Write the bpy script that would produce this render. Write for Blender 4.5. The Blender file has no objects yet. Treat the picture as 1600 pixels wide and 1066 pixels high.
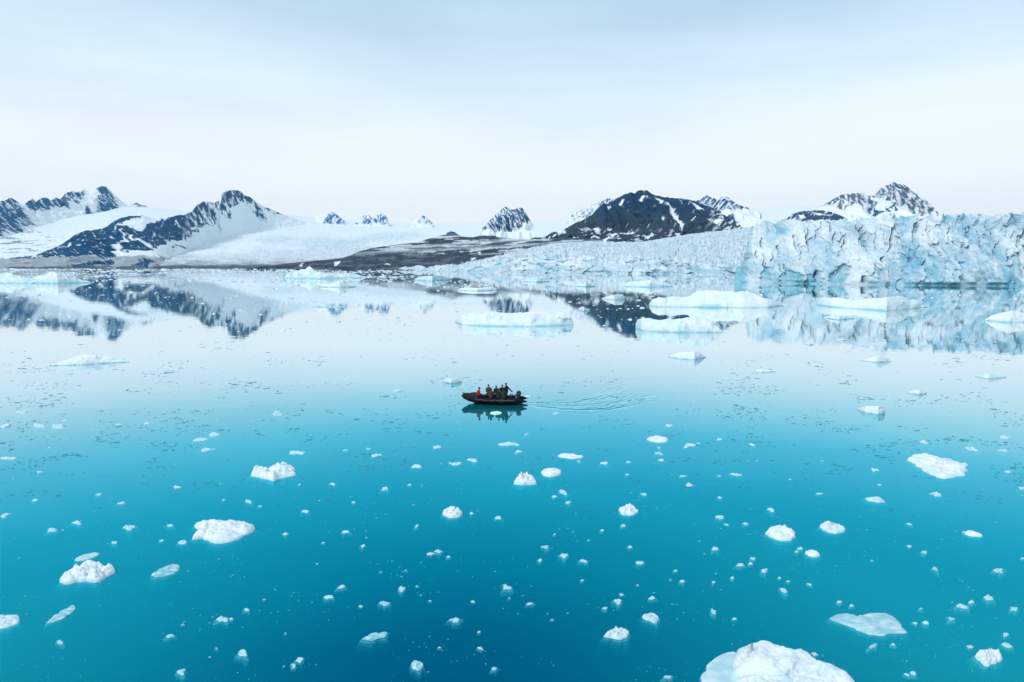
import bpy, math, random
import numpy as np
from mathutils import Vector, Matrix

# ------------------------------------------------------------------ camera, world, sun, exposure
scene = bpy.context.scene
COL = scene.collection
CAM_H = 13.0
F = 1067.0                       # focal length in photograph pixels (24 mm on 36 mm)
PITCH = math.atan(121.0 / F)

cam_d = bpy.data.cameras.new('camera'); cam = bpy.data.objects.new('camera', cam_d); COL.objects.link(cam)
cam_d.lens = 24.0075; cam_d.sensor_width = 36; cam_d.clip_start = 0.5; cam_d.clip_end = 60000
cam.location = (0, 0, CAM_H); cam.rotation_euler = (math.pi/2 - PITCH, 0, 0)
scene.camera = cam

SUN_EL, SUN_AZ = math.radians(45), math.radians(228)      # azimuth from +Y clockwise
world = bpy.data.worlds.new('World'); scene.world = world; world.use_nodes = True
wn = world.node_tree; wn.nodes.clear()
def N(nt, typ, **kw):
    n = nt.nodes.new(typ)
    for k, v in kw.items():
        if k.startswith('i_'):
            n.inputs[k[2:].replace('_', ' ')].default_value = v
        else: setattr(n, k, v)
    return n
def ramp(nt, stops, fac=None, interp='LINEAR'):
    r = nt.nodes.new('ShaderNodeValToRGB'); r.color_ramp.interpolation = interp
    e = r.color_ramp.elements
    while len(e) < len(stops): e.new(0.5)
    for el, (p, c) in zip(e, stops):
        el.position = p; el.color = (c, c, c, 1) if isinstance(c, (int, float)) else (*c, 1)
    if fac is not None: nt.links.new(fac, r.inputs[0])
    return r
sky = N(wn, 'ShaderNodeTexSky', sky_type='NISHITA', sun_disc=False, sun_elevation=SUN_EL, sun_rotation=SUN_AZ)
sky.air_density = 1.0; sky.dust_density = 1.0; sky.ozone_density = 1.0
bg1 = N(wn, 'ShaderNodeBackground', i_Strength=0.14); wn.links.new(sky.outputs[0], bg1.inputs[0])
tc = N(wn, 'ShaderNodeTexCoord'); sep = N(wn, 'ShaderNodeSeparateXYZ'); wn.links.new(tc.outputs['Generated'], sep.inputs[0])
mp = N(wn, 'ShaderNodeMapping'); mp.inputs['Scale'].default_value = (1.1, 1.1, 6.0); wn.links.new(tc.outputs['Generated'], mp.inputs[0])
cn = N(wn, 'ShaderNodeTexNoise', i_Scale=1.3, i_Detail=5.0, i_Roughness=0.5); wn.links.new(mp.outputs[0], cn.inputs['Vector'])
# cloud veil: thick at the horizon, thinner higher up, with soft streaks
veil = ramp(wn, [(0.0, 0.99), (0.08, 0.98), (0.16, 0.88), (0.25, 0.70), (0.36, 0.58), (0.6, 0.55), (1.0, 0.55)], sep.outputs['Z'])
m1 = N(wn, 'ShaderNodeMath', operation='SUBTRACT'); m1.inputs[1].default_value = 0.5; wn.links.new(cn.outputs[0], m1.inputs[0])
amp = ramp(wn, [(0.0, 0.05), (0.12, 0.7), (0.3, 1.0), (1.0, 1.0)], sep.outputs['Z'])
m1b = N(wn, 'ShaderNodeMath', operation='MULTIPLY'); wn.links.new(m1.outputs[0], m1b.inputs[0]); wn.links.new(amp.outputs[0], m1b.inputs[1])
m2 = N(wn, 'ShaderNodeMath', operation='ADD', use_clamp=True)
wn.links.new(m1b.outputs[0], m2.inputs[0]); wn.links.new(veil.outputs[0], m2.inputs[1])
ccol = ramp(wn, [(0.0, (.87, .93, .965)), (0.06, (.89, .94, .97)), (0.14, (.88, .94, .98)), (0.24, (.80, .93, .99)), (0.36, (.66, .89, 1.0)), (1.0, (.66, .89, 1.0))], sep.outputs['Z'])
bg2 = N(wn, 'ShaderNodeBackground', i_Strength=1.0); wn.links.new(ccol.outputs[0], bg2.inputs[0])
mx = N(wn, 'ShaderNodeMixShader'); wn.links.new(m2.outputs[0], mx.inputs[0]); wn.links.new(bg1.outputs[0], mx.inputs[1]); wn.links.new(bg2.outputs[0], mx.inputs[2])
wo = N(wn, 'ShaderNodeOutputWorld'); wn.links.new(mx.outputs[0], wo.inputs[0])

sun_d = bpy.data.lights.new('sun', 'SUN'); sun_d.energy = 1.45; sun_d.angle = math.radians(14); sun_d.color = (1.0, .975, .94)
sun = bpy.data.objects.new('sun', sun_d); COL.objects.link(sun)
sd = Vector((math.sin(SUN_AZ)*math.cos(SUN_EL), math.cos(SUN_AZ)*math.cos(SUN_EL), math.sin(SUN_EL)))
sun.rotation_euler = sd.to_track_quat('Z', 'Y').to_euler()

scene.view_settings.view_transform = 'Standard'; scene.view_settings.look = 'None'
scene.view_settings.exposure = 0.16; scene.view_settings.gamma = 1.0; scene.view_settings.use_curve_mapping = False
scene.render.engine = 'CYCLES'
cy = scene.cycles; cy.use_denoising = True; cy.max_bounces = 8; cy.transparent_max_bounces = 20
cy.diffuse_bounces = 3; cy.glossy_bounces = 3; cy.volume_bounces = 0; cy.caustics_reflective = False; cy.caustics_refractive = False
cy.sample_clamp_indirect = 3.0

# ------------------------------------------------------------------ helpers
rng = np.random.default_rng(7); random.seed(7)
CP, SP = math.cos(PITCH), math.sin(PITCH)
def ray(px, py):
    x = (np.asarray(px, float) - 800) / F; y = (533 - np.asarray(py, float)) / F
    return x, CP + y*SP, y*CP - SP
def at(px, py, Y):                      # the point seen at a pixel, at distance Y
    dx, dy, dz = ray(px, py); t = Y/dy
    return dx*t, Y + 0*dx, CAM_H + dz*t
def ground(px, py, z=0.0):
    dx, dy, dz = ray(px, py); t = (z - CAM_H)/dz
    return dx*t, dy*t

_perm = np.random.default_rng(3).permutation(512).astype(np.int64)
_g3 = np.random.default_rng(5).normal(size=(512, 3)); _g3 /= np.linalg.norm(_g3, axis=1)[:, None]
def _h(i, j, k):
    return _perm[(_perm[(_perm[i & 511] + j) & 511] + k) & 511]
def perlin(x, y, z=0.0):
    x, y, z = np.broadcast_arrays(np.asarray(x, float), np.asarray(y, float), np.asarray(z, float))
    i, j, k = np.floor(x).astype(np.int64), np.floor(y).astype(np.int64), np.floor(z).astype(np.int64)
    u, v, w = x-i, y-j, z-k
    fu, fv, fw = u*u*u*(u*(u*6-15)+10), v*v*v*(v*(v*6-15)+10), w*w*w*(w*(w*6-15)+10)
    r = 0
    for a in (0, 1):
        for b in (0, 1):
            for c in (0, 1):
                g = _g3[_h(i+a, j+b, k+c)]
                d = g[..., 0]*(u-a) + g[..., 1]*(v-b) + g[..., 2]*(w-c)
                r = r + d*(fu if a else 1-fu)*(fv if b else 1-fv)*(fw if c else 1-fw)
    return r*1.5
def fbm(x, y, z=0.0, o=4, l=2.03, g=.5):
    s = 0; a = 1
    for n in range(o):
        s = s + a*perlin(np.asarray(x)*l**n + 17*n, np.asarray(y)*l**n - 9*n, np.asarray(z)*l**n + 5*n); a *= g
    return s
def ridged(x, y, z=0.0, o=4, l=2.1, g=.5):
    s = 0; a = 1
    for n in range(o):
        s = s + a*(1 - 2*np.abs(perlin(np.asarray(x)*l**n + 31*n, np.asarray(y)*l**n + 7*n, np.asarray(z)*l**n))); a *= g
    return s/2 
def cells(x, y):                        # F1, F2 and a random value per cell
    x = np.asarray(x, float); y = np.asarray(y, float)
    i, j = np.floor(x).astype(np.int64), np.floor(y).astype(np.int64)
    f1 = np.full(x.shape, 9.0); f2 = f1.copy(); idv = np.zeros(x.shape)
    for a in (-1, 0, 1):
        for b in (-1, 0, 1):
            h = _h(i+a, j+b, 11); hx = h/511.; hy = _h(i+a, j+b, 77)/511.
            d = np.hypot(i+a+hx-x, j+b+hy-y)
            c = d < f1
            f2 = np.where(c, f1, np.minimum(f2, d)); idv = np.where(c, _h(i+a, j+b, 140)/511., idv); f1 = np.where(c, d, f1)
    return f1, f2, idv
def facet(x, y, seed=0, off=.5):      # piecewise planar noise with crisp creases, about -1..1
    x = np.asarray(x, float) + seed*3.7; y = np.asarray(y, float) - seed*1.9
    i, j = np.floor(x).astype(np.int64), np.floor(y).astype(np.int64)
    best = np.full(x.shape, 9.0); val = np.zeros(x.shape)
    for a in (-1, 0, 1):
        for b in (-1, 0, 1):
            hx = _h(i+a, j+b, 11)/511.; hy = _h(i+a, j+b, 77)/511.; dx = x-(i+a+hx); dy = y-(j+b+hy); d = np.hypot(dx, dy)
            v = dx*(_h(i+a, j+b, 23)/255.5-1)*1.3 + dy*(_h(i+a, j+b, 57)/255.5-1)*1.3 + off*(_h(i+a, j+b, 140)/255.5-1)
            c = d < best; best = np.where(c, d, best); val = np.where(c, v, val)
    return val
def sstep(a, b, x):
    t = np.clip((np.asarray(x, float)-a)/(b-a), 0, 1); return t*t*(3-2*t)
def poly_sd(px, py, poly):              # signed distance, positive inside
    P = np.array(poly, float); d = np.full(np.shape(px), 1e9); ins = np.zeros(np.shape(px), bool)
    for (x1, y1), (x2, y2) in zip(P, np.roll(P, -1, 0)):
        ex, ey = x2-x1, y2-y1; L = ex*ex+ey*ey + 1e-9
        t = np.clip(((px-x1)*ex + (py-y1)*ey)/L, 0, 1)
        d = np.minimum(d, np.hypot(px-x1-t*ex, py-y1-t*ey))
        if y1 != y2:
            c = ((y1 > py) != (y2 > py)) & (px < (x2-x1)*(py-y1)/(y2-y1) + x1); ins ^= c
    return np.where(ins, d, -d)
def mesh_np(name, V, faces, cols=None, smooth=True, mat=None, parent=None):
    me = bpy.data.meshes.new(name); V = np.asarray(V, float).reshape(-1, 3)
    if isinstance(faces, np.ndarray):
        nf, k = faces.shape
        me.vertices.add(len(V)); me.vertices.foreach_set('co', V.ravel())
        me.loops.add(nf*k); me.loops.foreach_set('vertex_index', faces.ravel().astype(np.int32))
        me.polygons.add(nf); me.polygons.foreach_set('loop_start', np.arange(0, nf*k, k, dtype=np.int32))
        me.polygons.foreach_set('loop_total', np.full(nf, k, dtype=np.int32)); me.update(calc_edges=True)
    else:
        me.from_pydata(V.tolist(), [], faces); me.update()
    if cols is not None:
        a = me.color_attributes.new('Col', 'FLOAT_COLOR', 'POINT')
        c = np.ones((len(V), 4)); c[:, :3] = np.clip(np.asarray(cols).reshape(-1, 3), 0, 1); a.data.foreach_set('color', c.ravel())
    if smooth: me.polygons.foreach_set('use_smooth', np.ones(len(me.polygons), bool))
    if mat: me.materials.append(mat)
    o = bpy.data.objects.new(name, me); COL.objects.link(o)
    if parent: o.parent = parent
    return o
def grid_faces(nv, nu, flip=False):
    idx = np.arange(nv*nu).reshape(nv, nu)
    a, b, c, d = idx[:-1, :-1], idx[:-1, 1:], idx[1:, 1:], idx[1:, :-1]
    f = np.stack([a, b, c, d], -1).reshape(-1, 4)
    return f[:, ::-1].copy() if flip else f
def tag(o, label=None, cat=None, group=None, kind=None):
    if label: o['label'] = label
    if cat: o['category'] = cat
    if group: o['group'] = group
    if kind: o['kind'] = kind
    return o
def interp(pts, x):
    p = np.array(pts, float); return np.interp(x, p[:, 0], p[:, 1])

# ------------------------------------------------------------------ materials
def new_mat(name):
    m = bpy.data.materials.new(name); m.use_nodes = True; m.node_tree.nodes.clear(); return m, m.node_tree
def simple(name, col, rough=.6, metal=0.0, bump=0.0, bscale=20.0, var=0.0):
    m, nt = new_mat(name); b = N(nt, 'ShaderNodeBsdfPrincipled', i_Roughness=rough, i_Metallic=metal)
    b.inputs['Specular IOR Level'].default_value = .15
    o = N(nt, 'ShaderNodeOutputMaterial'); nt.links.new(b.outputs[0], o.inputs[0])
    t = N(nt, 'ShaderNodeTexCoord'); n = N(nt, 'ShaderNodeTexNoise', i_Scale=bscale, i_Detail=4.0); nt.links.new(t.outputs['Object'], n.inputs['Vector'])
    lo = tuple(c*(1-var) for c in col); hi = tuple(min(1, c*(1+var)) for c in col)
    r = ramp(nt, [(0.3, lo), (0.7, hi)], n.outputs[0]); nt.links.new(r.outputs[0], b.inputs['Base Color'])
    if bump:
        bp = N(nt, 'ShaderNodeBump', i_Strength=bump, i_Distance=.02); nt.links.new(n.outputs[0], bp.inputs['Height']); nt.links.new(bp.outputs[0], b.inputs['Normal'])
    return m
def attr_mat(name, rough, nscale, bump, bdist, spec=.3, vary=.12, detail=6.0, sss=0.0):
    m, nt = new_mat(name); b = N(nt, 'ShaderNodeBsdfPrincipled', i_Roughness=rough)
    b.inputs['Specular IOR Level'].default_value = spec
    if sss:
        b.inputs['Subsurface Weight'].default_value = sss; b.inputs['Subsurface Scale'].default_value = .25
        b.inputs['Subsurface Radius'].default_value = (.25, .8, 1.0)
    o = N(nt, 'ShaderNodeOutputMaterial'); nt.links.new(b.outputs[0], o.inputs[0])
    at_ = N(nt, 'ShaderNodeVertexColor', layer_name='Col')
    g = N(nt, 'ShaderNodeNewGeometry'); n = N(nt, 'ShaderNodeTexNoise', i_Scale=nscale, i_Detail=detail, i_Roughness=.6); nt.links.new(g.outputs['Position'], n.inputs['Vector'])
    r = ramp(nt, [(0.25, 1-vary), (0.75, 1.0)], n.outputs[0])
    mu = N(nt, 'ShaderNodeMix', data_type='RGBA', blend_type='MULTIPLY'); mu.inputs[0].default_value = 1
    nt.links.new(at_.outputs[0], mu.inputs[6]); nt.links.new(r.outputs[0], mu.inputs[7]); nt.links.new(mu.outputs[2], b.inputs['Base Color'])
    bp = N(nt, 'ShaderNodeBump', i_Strength=bump, i_Distance=bdist); nt.links.new(n.outputs[0], bp.inputs['Height']); nt.links.new(bp.outputs[0], b.inputs['Normal'])
    return m
M_TERR = attr_mat('snow_and_rock', .9, .03, .5, 6.0, spec=.1, vary=.10)
M_GLAC = attr_mat('glacier_ice', .6, .35, .5, .8, spec=.3, vary=.18)
M_ICE = attr_mat('floating_ice', .5, 3.0, .6, .09, spec=.35, vary=.12, detail=9.0, sss=.4)
M_FLOE = attr_mat('floe_ice', .6, .9, .35, .12, spec=.25, vary=.08, detail=6.0, sss=.4)
M_FLOE.node_tree.nodes['Principled BSDF'].inputs['Subsurface Scale'].default_value = 1.2
M_DULL = attr_mat('dull_clear_ice', .8, 3.0, .3, .05, spec=.1, vary=.15)
M_CLEAR = attr_mat('clear_wet_ice', .25, 3.0, .3, .05, spec=.5, vary=.15)

# water: a reflecting film over murky turquoise, part of the light passes down to deeper layers
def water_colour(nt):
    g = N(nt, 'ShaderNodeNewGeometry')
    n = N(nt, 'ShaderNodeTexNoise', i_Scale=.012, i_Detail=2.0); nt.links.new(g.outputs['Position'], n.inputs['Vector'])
    # darker middle, paler surround: partly lens and sky-reflection falloff put into the colour
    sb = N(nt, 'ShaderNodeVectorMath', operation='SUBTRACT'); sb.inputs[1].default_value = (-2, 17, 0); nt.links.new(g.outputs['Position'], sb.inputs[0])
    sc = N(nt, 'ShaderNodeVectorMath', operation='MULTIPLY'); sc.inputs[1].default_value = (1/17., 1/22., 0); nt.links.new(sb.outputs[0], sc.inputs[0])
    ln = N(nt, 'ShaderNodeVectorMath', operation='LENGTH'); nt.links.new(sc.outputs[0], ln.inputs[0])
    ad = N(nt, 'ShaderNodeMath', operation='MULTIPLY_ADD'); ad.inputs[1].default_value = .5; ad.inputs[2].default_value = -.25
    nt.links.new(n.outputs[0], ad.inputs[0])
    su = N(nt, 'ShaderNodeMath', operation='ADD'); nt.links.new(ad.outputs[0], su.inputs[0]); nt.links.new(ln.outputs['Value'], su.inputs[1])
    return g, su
def water_mat(name, cols, opacity, film):
    m, nt = new_mat(name); g, su = water_colour(nt)
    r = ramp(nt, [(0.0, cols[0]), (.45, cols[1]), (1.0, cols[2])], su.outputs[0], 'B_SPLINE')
    d = N(nt, 'ShaderNodeBsdfDiffuse'); nt.links.new(r.outputs[0], d.inputs[0])
    o = N(nt, 'ShaderNodeOutputMaterial'); last = d
    if opacity < 1:
        t = N(nt, 'ShaderNodeBsdfTransparent'); t.inputs[0].default_value = (.55, .97, 1.0, 1) if film else (.70, .98, 1.0, 1)
        mx = N(nt, 'ShaderNodeMixShader'); mx.inputs[0].default_value = opacity
        nt.links.new(t.outputs[0], mx.inputs[1]); nt.links.new(d.outputs[0], mx.inputs[2]); last = mx
    if film:
        n1 = N(nt, 'ShaderNodeTexNoise', i_Scale=.9, i_Detail=3.0, i_Roughness=.5); nt.links.new(g.outputs['Position'], n1.inputs['Vector'])
        n2 = N(nt, 'ShaderNodeTexNoise', i_Scale=.16, i_Detail=2.0); nt.links.new(g.outputs['Position'], n2.inputs['Vector'])
        n3 = N(nt, 'ShaderNodeTexNoise', i_Scale=.035, i_Detail=3.0); nt.links.new(g.outputs['Position'], n3.inputs['Vector'])
        wnd = ramp(nt, [(.40, .35), (.62, 1.0)], n3.outputs[0])
        mu = N(nt, 'ShaderNodeMath', operation='MULTIPLY'); nt.links.new(n1.outputs[0], mu.inputs[0]); nt.links.new(wnd.outputs[0], mu.inputs[1])
        s = N(nt, 'ShaderNodeMath', operation='MULTIPLY_ADD'); s.inputs[1].default_value = 2.0; nt.links.new(n2.outputs[0], s.inputs[0]); nt.links.new(mu.outputs[0], s.inputs[2])
        bp = N(nt, 'ShaderNodeBump', i_Strength=1.0, i_Distance=.0036); nt.links.new(s.outputs[0], bp.inputs['Height'])
        gl = N(nt, 'ShaderNodeBsdfGlossy', i_Roughness=.022); nt.links.new(bp.outputs[0], gl.inputs['Normal'])
        lw = N(nt, 'ShaderNodeLayerWeight', i_Blend=.5); nt.links.new(bp.outputs[0], lw.inputs['Normal'])
        fr = ramp(nt, [(0.0, .02), (.5, .05), (.62, .15), (.70, .40), (.79, .74), (.84, .86), (.885, .92), (.94, .95), (1.0, .99)], lw.outputs['Facing'])
        tn = ramp(nt, [(0.0, (.0, .5, .8)), (.60, (.0, .56, .85)), (.68, (.04, .64, .88)), (.76, (.19, .72, .89)), (.80, (.43, .79, .89)), (.84, (.71, .88, .94)), (.88, (.88, .96, .99)), (.92, (.97, 1, 1)), (1.0, (1, 1, 1))], lw.outputs['Facing'])
        nt.links.new(tn.outputs[0], gl.inputs['Color'])
        mx = N(nt, 'ShaderNodeMixShader'); nt.links.new(fr.outputs[0], mx.inputs[0]); nt.links.new(last.outputs[0], mx.inputs[1]); nt.links.new(gl.outputs[0], mx.inputs[2]); last = mx
    nt.links.new(last.outputs[0], o.inputs[0]); return m
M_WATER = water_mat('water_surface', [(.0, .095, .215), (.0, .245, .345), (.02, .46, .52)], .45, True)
M_WATER2 = water_mat('murky_water', [(.0, .12, .30), (.0, .30, .46), (.03, .54, .66)], .30, False)
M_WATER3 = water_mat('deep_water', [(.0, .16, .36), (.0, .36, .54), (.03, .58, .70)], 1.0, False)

# ------------------------------------------------------------------ water
def lines(a, b, dens):                 # coordinate lines, dense between dens
    lo, hi, st = dens
    mid = np.arange(lo, hi+1e-6, st)
    def grow(start, end, s):
        out = []; v = start; step = abs(s)
        while abs(end-start) > abs(v-start) + step:
            step *= 1.35; v += step*np.sign(end-start); out.append(v)
        out.append(end); return np.array(out)
    return np.concatenate([grow(lo, a, st)[::-1], mid, grow(hi, b, st)])
wx = lines(-16000, 16000, (1, 24, .11)); wy = lines(-1500, 13000, (58, 82, .11))
WX, WY = np.meshgrid(wx, wy); WZ = np.zeros_like(WX)
def wake_arm(pts, width, ampl, wl):
    gx, gy = zip(*[ground(a, b) for a, b in pts]); gx = np.array(gx); gy = np.array(gy)
    t = np.linspace(0, 1, 60); ti = np.linspace(0, 1, len(gx)); cx = np.interp(t, ti, gx); cyy = np.interp(t, ti, gy)
    m = (WX > 0) & (WX < 25) & (WY > 57) & (WY < 83)
    X, Y = WX[m], WY[m]; d2 = np.full(X.shape, 1e9); tt = np.zeros(X.shape); sgn = np.zeros(X.shape)
    for i in range(len(cx)-1):
        ex, ey = cx[i+1]-cx[i], cyy[i+1]-cyy[i]; L = ex*ex+ey*ey
        s = np.clip(((X-cx[i])*ex+(Y-cyy[i])*ey)/L, 0, 1); dx = X-cx[i]-s*ex; dy = Y-cyy[i]-s*ey; d = np.hypot(dx, dy)
        c = d < d2; d2 = np.where(c, d, d2); tt = np.where(c, (i+s)/59, tt); sgn = np.where(c, np.sign(ex*dy-ey*dx), sgn)
    w = width(tt); env = np.exp(-(d2/w)**2)*sstep(0, .04, tt)*(1-sstep(.75, 1, tt))
    ph = sgn*d2 + .35*fbm(X*.5, Y*.5, 3.3, 2)
    WZ[m] += env*ampl*(.10*np.sin(ph*2*math.pi/wl) + 1.15*fbm(tt*4, ph*2.4, 1.1, 3) + .22*fbm(X*3.2, Y*2.6, 5, 2))
wake_arm([(822, 632), (850, 636), (880, 639), (910, 640), (945, 638), (975, 631), (1003, 621), (1020, 612)], lambda t: .5+.9*t, .036, .8)
wake_arm([(822, 630), (845, 630), (875, 629), (905, 627), (930, 622), (950, 616), (965, 608), (960, 603)], lambda t: .4+.8*t, .028, .7)
wake_arm([(822, 631), (860, 633), (900, 634), (940, 630), (975, 622), (990, 611)], lambda t: .5+1.6*t, .015, .55)
# faint old ripples spreading towards the camera
def far_ripples():
    cx, cyy = ground(1020, 612)
    m = (WX > 1) & (WX < 24) & (WY > 58) & (WY < 82)
    r = np.hypot(WX[m]-cx, WY[m]-cyy)
    e = sstep(1.5, 4, r)*(1-sstep(9, 16, r))*sstep(1, 4, WX[m])*(1-sstep(20, 24, WX[m]))*sstep(58, 60, WY[m])*(1-sstep(78, 82, WY[m]))
    WZ[m] += e*.0008*np.sin(r*2*math.pi/.9 + fbm(WX[m]*.2, WY[m]*.2, 8, 2)*2)
far_ripples()
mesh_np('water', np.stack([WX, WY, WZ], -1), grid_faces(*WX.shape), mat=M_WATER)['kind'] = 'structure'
def sheet(name, z, mat, ext=(-16000, 16000, -1500, 13000)):
    a, b, c, d = ext
    o = mesh_np(name, [(a, c, z), (b, c, z), (b, d, z), (a, d, z)], [(0, 1, 2, 3)], mat=mat, smooth=False); o['kind'] = 'structure'; return o
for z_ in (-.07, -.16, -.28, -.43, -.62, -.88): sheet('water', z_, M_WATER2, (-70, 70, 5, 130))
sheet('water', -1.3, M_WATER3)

# ------------------------------------------------------------------ terrain layers
SNOW = np.array([.90, .94, .96]); 
def mixc(a, b, t):
    t = np.asarray(t)[..., None]; return np.asarray(a)*(1-t) + np.asarray(b)*t
def layer(name, top, foot, Yf, Yt, du=1.5, nv=60, gully=0.0, gscale=60., amp=0.0, colour=None, gexp=1.0, back=2500., sk=0.35, tjit=0.0, lab=None):
    x0, x1 = top[0][0], top[-1][0]; nu = int((x1-x0)/du)+2
    u = np.linspace(x0, x1, nu); v = np.linspace(0, 1, nv)
    U, V = np.meshgrid(u, v)
    T, B = interp(top, U), interp(foot, U)
    T = T + tjit*(fbm(U*.13, 3.3, 0, 3))*(np.minimum(1, np.minimum(U-x0, x1-U)/12))
    py = B + (T-B)*V
    YF = Yf(U) if callable(Yf) else np.full_like(U, Yf); YT = Yt(U) if callable(Yt) else np.full_like(U, Yt)
    Y = YF + (YT-YF)*V**gexp
    X, Y, Z = at(U, py, Y)
    env = np.sin(np.pi*np.clip(V*.9+.1, 0, 1))**.6
    if gully:
        g = ridged((X + sk*Z)/gscale, Z/gscale*.35, Y/gscale*.3, 4)
        Y = Y - gully*(g-.5)*env
        Z = Z + gully*.28*(g-.5)*(.25+env*.75)*(V > .02)
    if amp: Z = Z + amp*fbm(X/(amp*7), Y/(amp*7), 0, 4)*env
    cols = colour(U, py, X, Y, Z, V)
    # back slope and skirt below the foot
    rows_b = []; cb = []
    for k, f in enumerate((.25, .6, 1.0)):
        rows_b.append(np.stack([X[-1]*(1+back*f/Y[-1]), Y[-1]+back*f, np.maximum(-5, Z[-1]*(1-f*1.05))], -1)); cb.append(cols[-1])
    skf = np.stack([X[0], Y[0], np.minimum(Z[0]-25, -6)], -1)
    P = np.concatenate([skf[None], np.stack([X, Y, Z], -1), np.array(rows_b)], 0)
    C = np.concatenate([cols[0][None], cols, np.array(cb)], 0)
    o = mesh_np(name, P, grid_faces(P.shape[0], nu), cols=C, mat=M_TERR); o['kind'] = 'structure'
    if lab: o['label'] = lab
    return o
def masks(U, py, polys, soft=1.5, nz=3.0, ns=.22, seed=0, aniso=(1, 1)):
    m = np.full(U.shape, -1e9)
    for p in polys: m = np.maximum(m, poly_sd(U, py, p))
    return sstep(-soft, soft, m + nz*fbm(U*ns*aniso[0], py*ns*aniso[1], seed, 4))
def rockcol(U, py, base, var=.35, s=.2, seed=4):
    n = fbm(U*s, py*s, seed, 4)
    return np.asarray(base)*(1+var*n)[..., None]
BLUEROCK = np.array([.012, .085, .19]); DARKROCK = np.array([.008, .042, .098]); BROWN = np.array([.040, .058, .080])

# icecap and big snow slope behind everything
cap_top = [(-300, 330), (-60, 338), (0, 336), (100, 328), (170, 322), (235, 324), (300, 331), (440, 334), (500, 341), (560, 346), (640, 348), (700, 349), (800, 349), (900, 342), (1000, 335), (1100, 332), (1170, 326), (1250, 322), (1330, 326), (1420, 334), (1600, 336), (1900, 330)]
cap_foot = [(-300, 418.6), (450, 418.8), (620, 420), (2000, 420)]
def Yshore(U): return CAM_H*F/(interp(cap_foot, U)-412)*.995
def cap_col(U, py, X, Y, Z, V):
    n = fbm(U*.012, py*.06, 1, 4); d = fbm(U*.5, py*.35, 2, 3)
    c = np.broadcast_to(SNOW, U.shape+(3,)).copy()
    # grey, dirt-streaked lower tongue of the glacier
    tongue = sstep(372, 392, py + 16*n - 12*np.exp(-((U-330)/90)**2))*sstep(190, 300, U)
    c = mixc(c, np.array([.52, .60, .64]), tongue*(.55+.35*d))
    blue = np.maximum(masks(U, py, [[(550, 372), (600, 364), (650, 363), (665, 370), (620, 376), (560, 376)]], 4, 3), masks(U, py, [[(450, 380), (500, 369), (550, 374), (540, 384), (480, 388)], [(400, 372), (440, 368), (470, 374), (420, 384)]], 6, 4))
    c = mixc(c, np.array([.55, .70, .76]), blue*(.5+.3*d))
    dirt = sstep(402, 416, py + 7*fbm(U*.03, py*.3, 6, 4))*(1-sstep(640, 700, U))
    c = mixc(c, np.array([.20, .23, .26]), dirt*(.65+.35*fbm(U*.05, py*.6, 9, 3)))
    st = sstep(.18, .3, fbm(U*.018, py*.42, 12, 4))*sstep(398, 404, py)*(1-sstep(250, 330, U))
    c = mixc(c, np.array([.10, .13, .16]), st*.8)
    c = mixc(c, np.array([.045, .075, .105]), sstep(413.5, 416, py + 2*fbm(U*.05, py*.1, 44, 3))*.85)
    thin = sstep(.30, .42, fbm(U*.02, py*.5, 22, 4))*sstep(352, 362, py)*(1-sstep(60, 110, U))
    return mixc(c, np.array([.12, .17, .22]), thin*.8)
layer('snow_field_terrain', cap_top, cap_foot, Yshore, 9500, du=2.0, nv=90, amp=9., colour=cap_col, gexp=1.15, lab='broad snow slope and icecap rising behind the shore')
def Ycap(py): return 2150 + (9500-2150)*np.clip((418-np.asarray(py, float))/75, 0, 1)**1.15

def streaky(rock_polys, base, thr, seed, sl=.5, fx=.22, fy=.05, snow_polys=(), soft=1.2, nz=3.0, tophi=None):
    def f(U, py, X, Y, Z, V):
        m = masks(U, py, rock_polys, soft, nz, .2, seed)
        s = fbm((U + sl*py)*fx*1.25, py*fy*1.6, seed+3, 5, g=.6); m = m*(1-sstep(thr, thr+.16, s)*.92)
        s2 = fbm((U - .6*py)*fx*.8, py*fy*1.3, seed+13, 4); m = m*(1-sstep(thr+.14, thr+.28, s2)*.85)
        if snow_polys: m = m*(1-masks(U, py, snow_polys, .8, 1.2, .35, seed+7))
        r = rockcol(U, py, base, .4, .25, seed)
        if tophi is not None:
            r = mixc(r, tophi, np.clip(.45+1.2*fbm(U*.05, py*.08, seed+9, 3), 0, 1))
        return mixc(np.broadcast_to(SNOW, U.shape+(3,)), r, m)
    return f
# small nunataks on the skyline; distance haze put into their paler rock colour
layer('mountain', [(490, 338), (500, 336), (512, 333), (520, 331), (527, 336), (536, 343), (542, 348)], [(490, 352), (542, 352)], 8600, 8900, nv=20, du=1, gully=60, gscale=70,
      colour=streaky([[(505, 350), (511, 337), (520, 330), (538, 344), (538, 350)]], BLUEROCK*1.9+.03, .12, 31), back=600)
layer('mountain', [(552, 349), (560, 343), (568, 337), (576, 336), (582, 341), (588, 336), (597, 334), (603, 337), (608, 349)], [(552, 353), (608, 353)], 8600, 8900, nv=20, du=1, gully=60, gscale=70,
      colour=streaky([[(554, 350), (568, 336), (606, 330), (606, 350)]], BLUEROCK*1.9+.03, .0, 33), back=600)
layer('mountain', [(640, 350), (650, 343), (657, 339), (662, 337), (668, 341), (676, 348)], [(640, 353), (676, 353)], 8600, 8900, nv=20, du=1, gully=60, gscale=70,
      colour=streaky([[(650, 349), (662, 336), (674, 348)]], BLUEROCK*1.9+.03, .1, 35), back=600)
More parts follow.
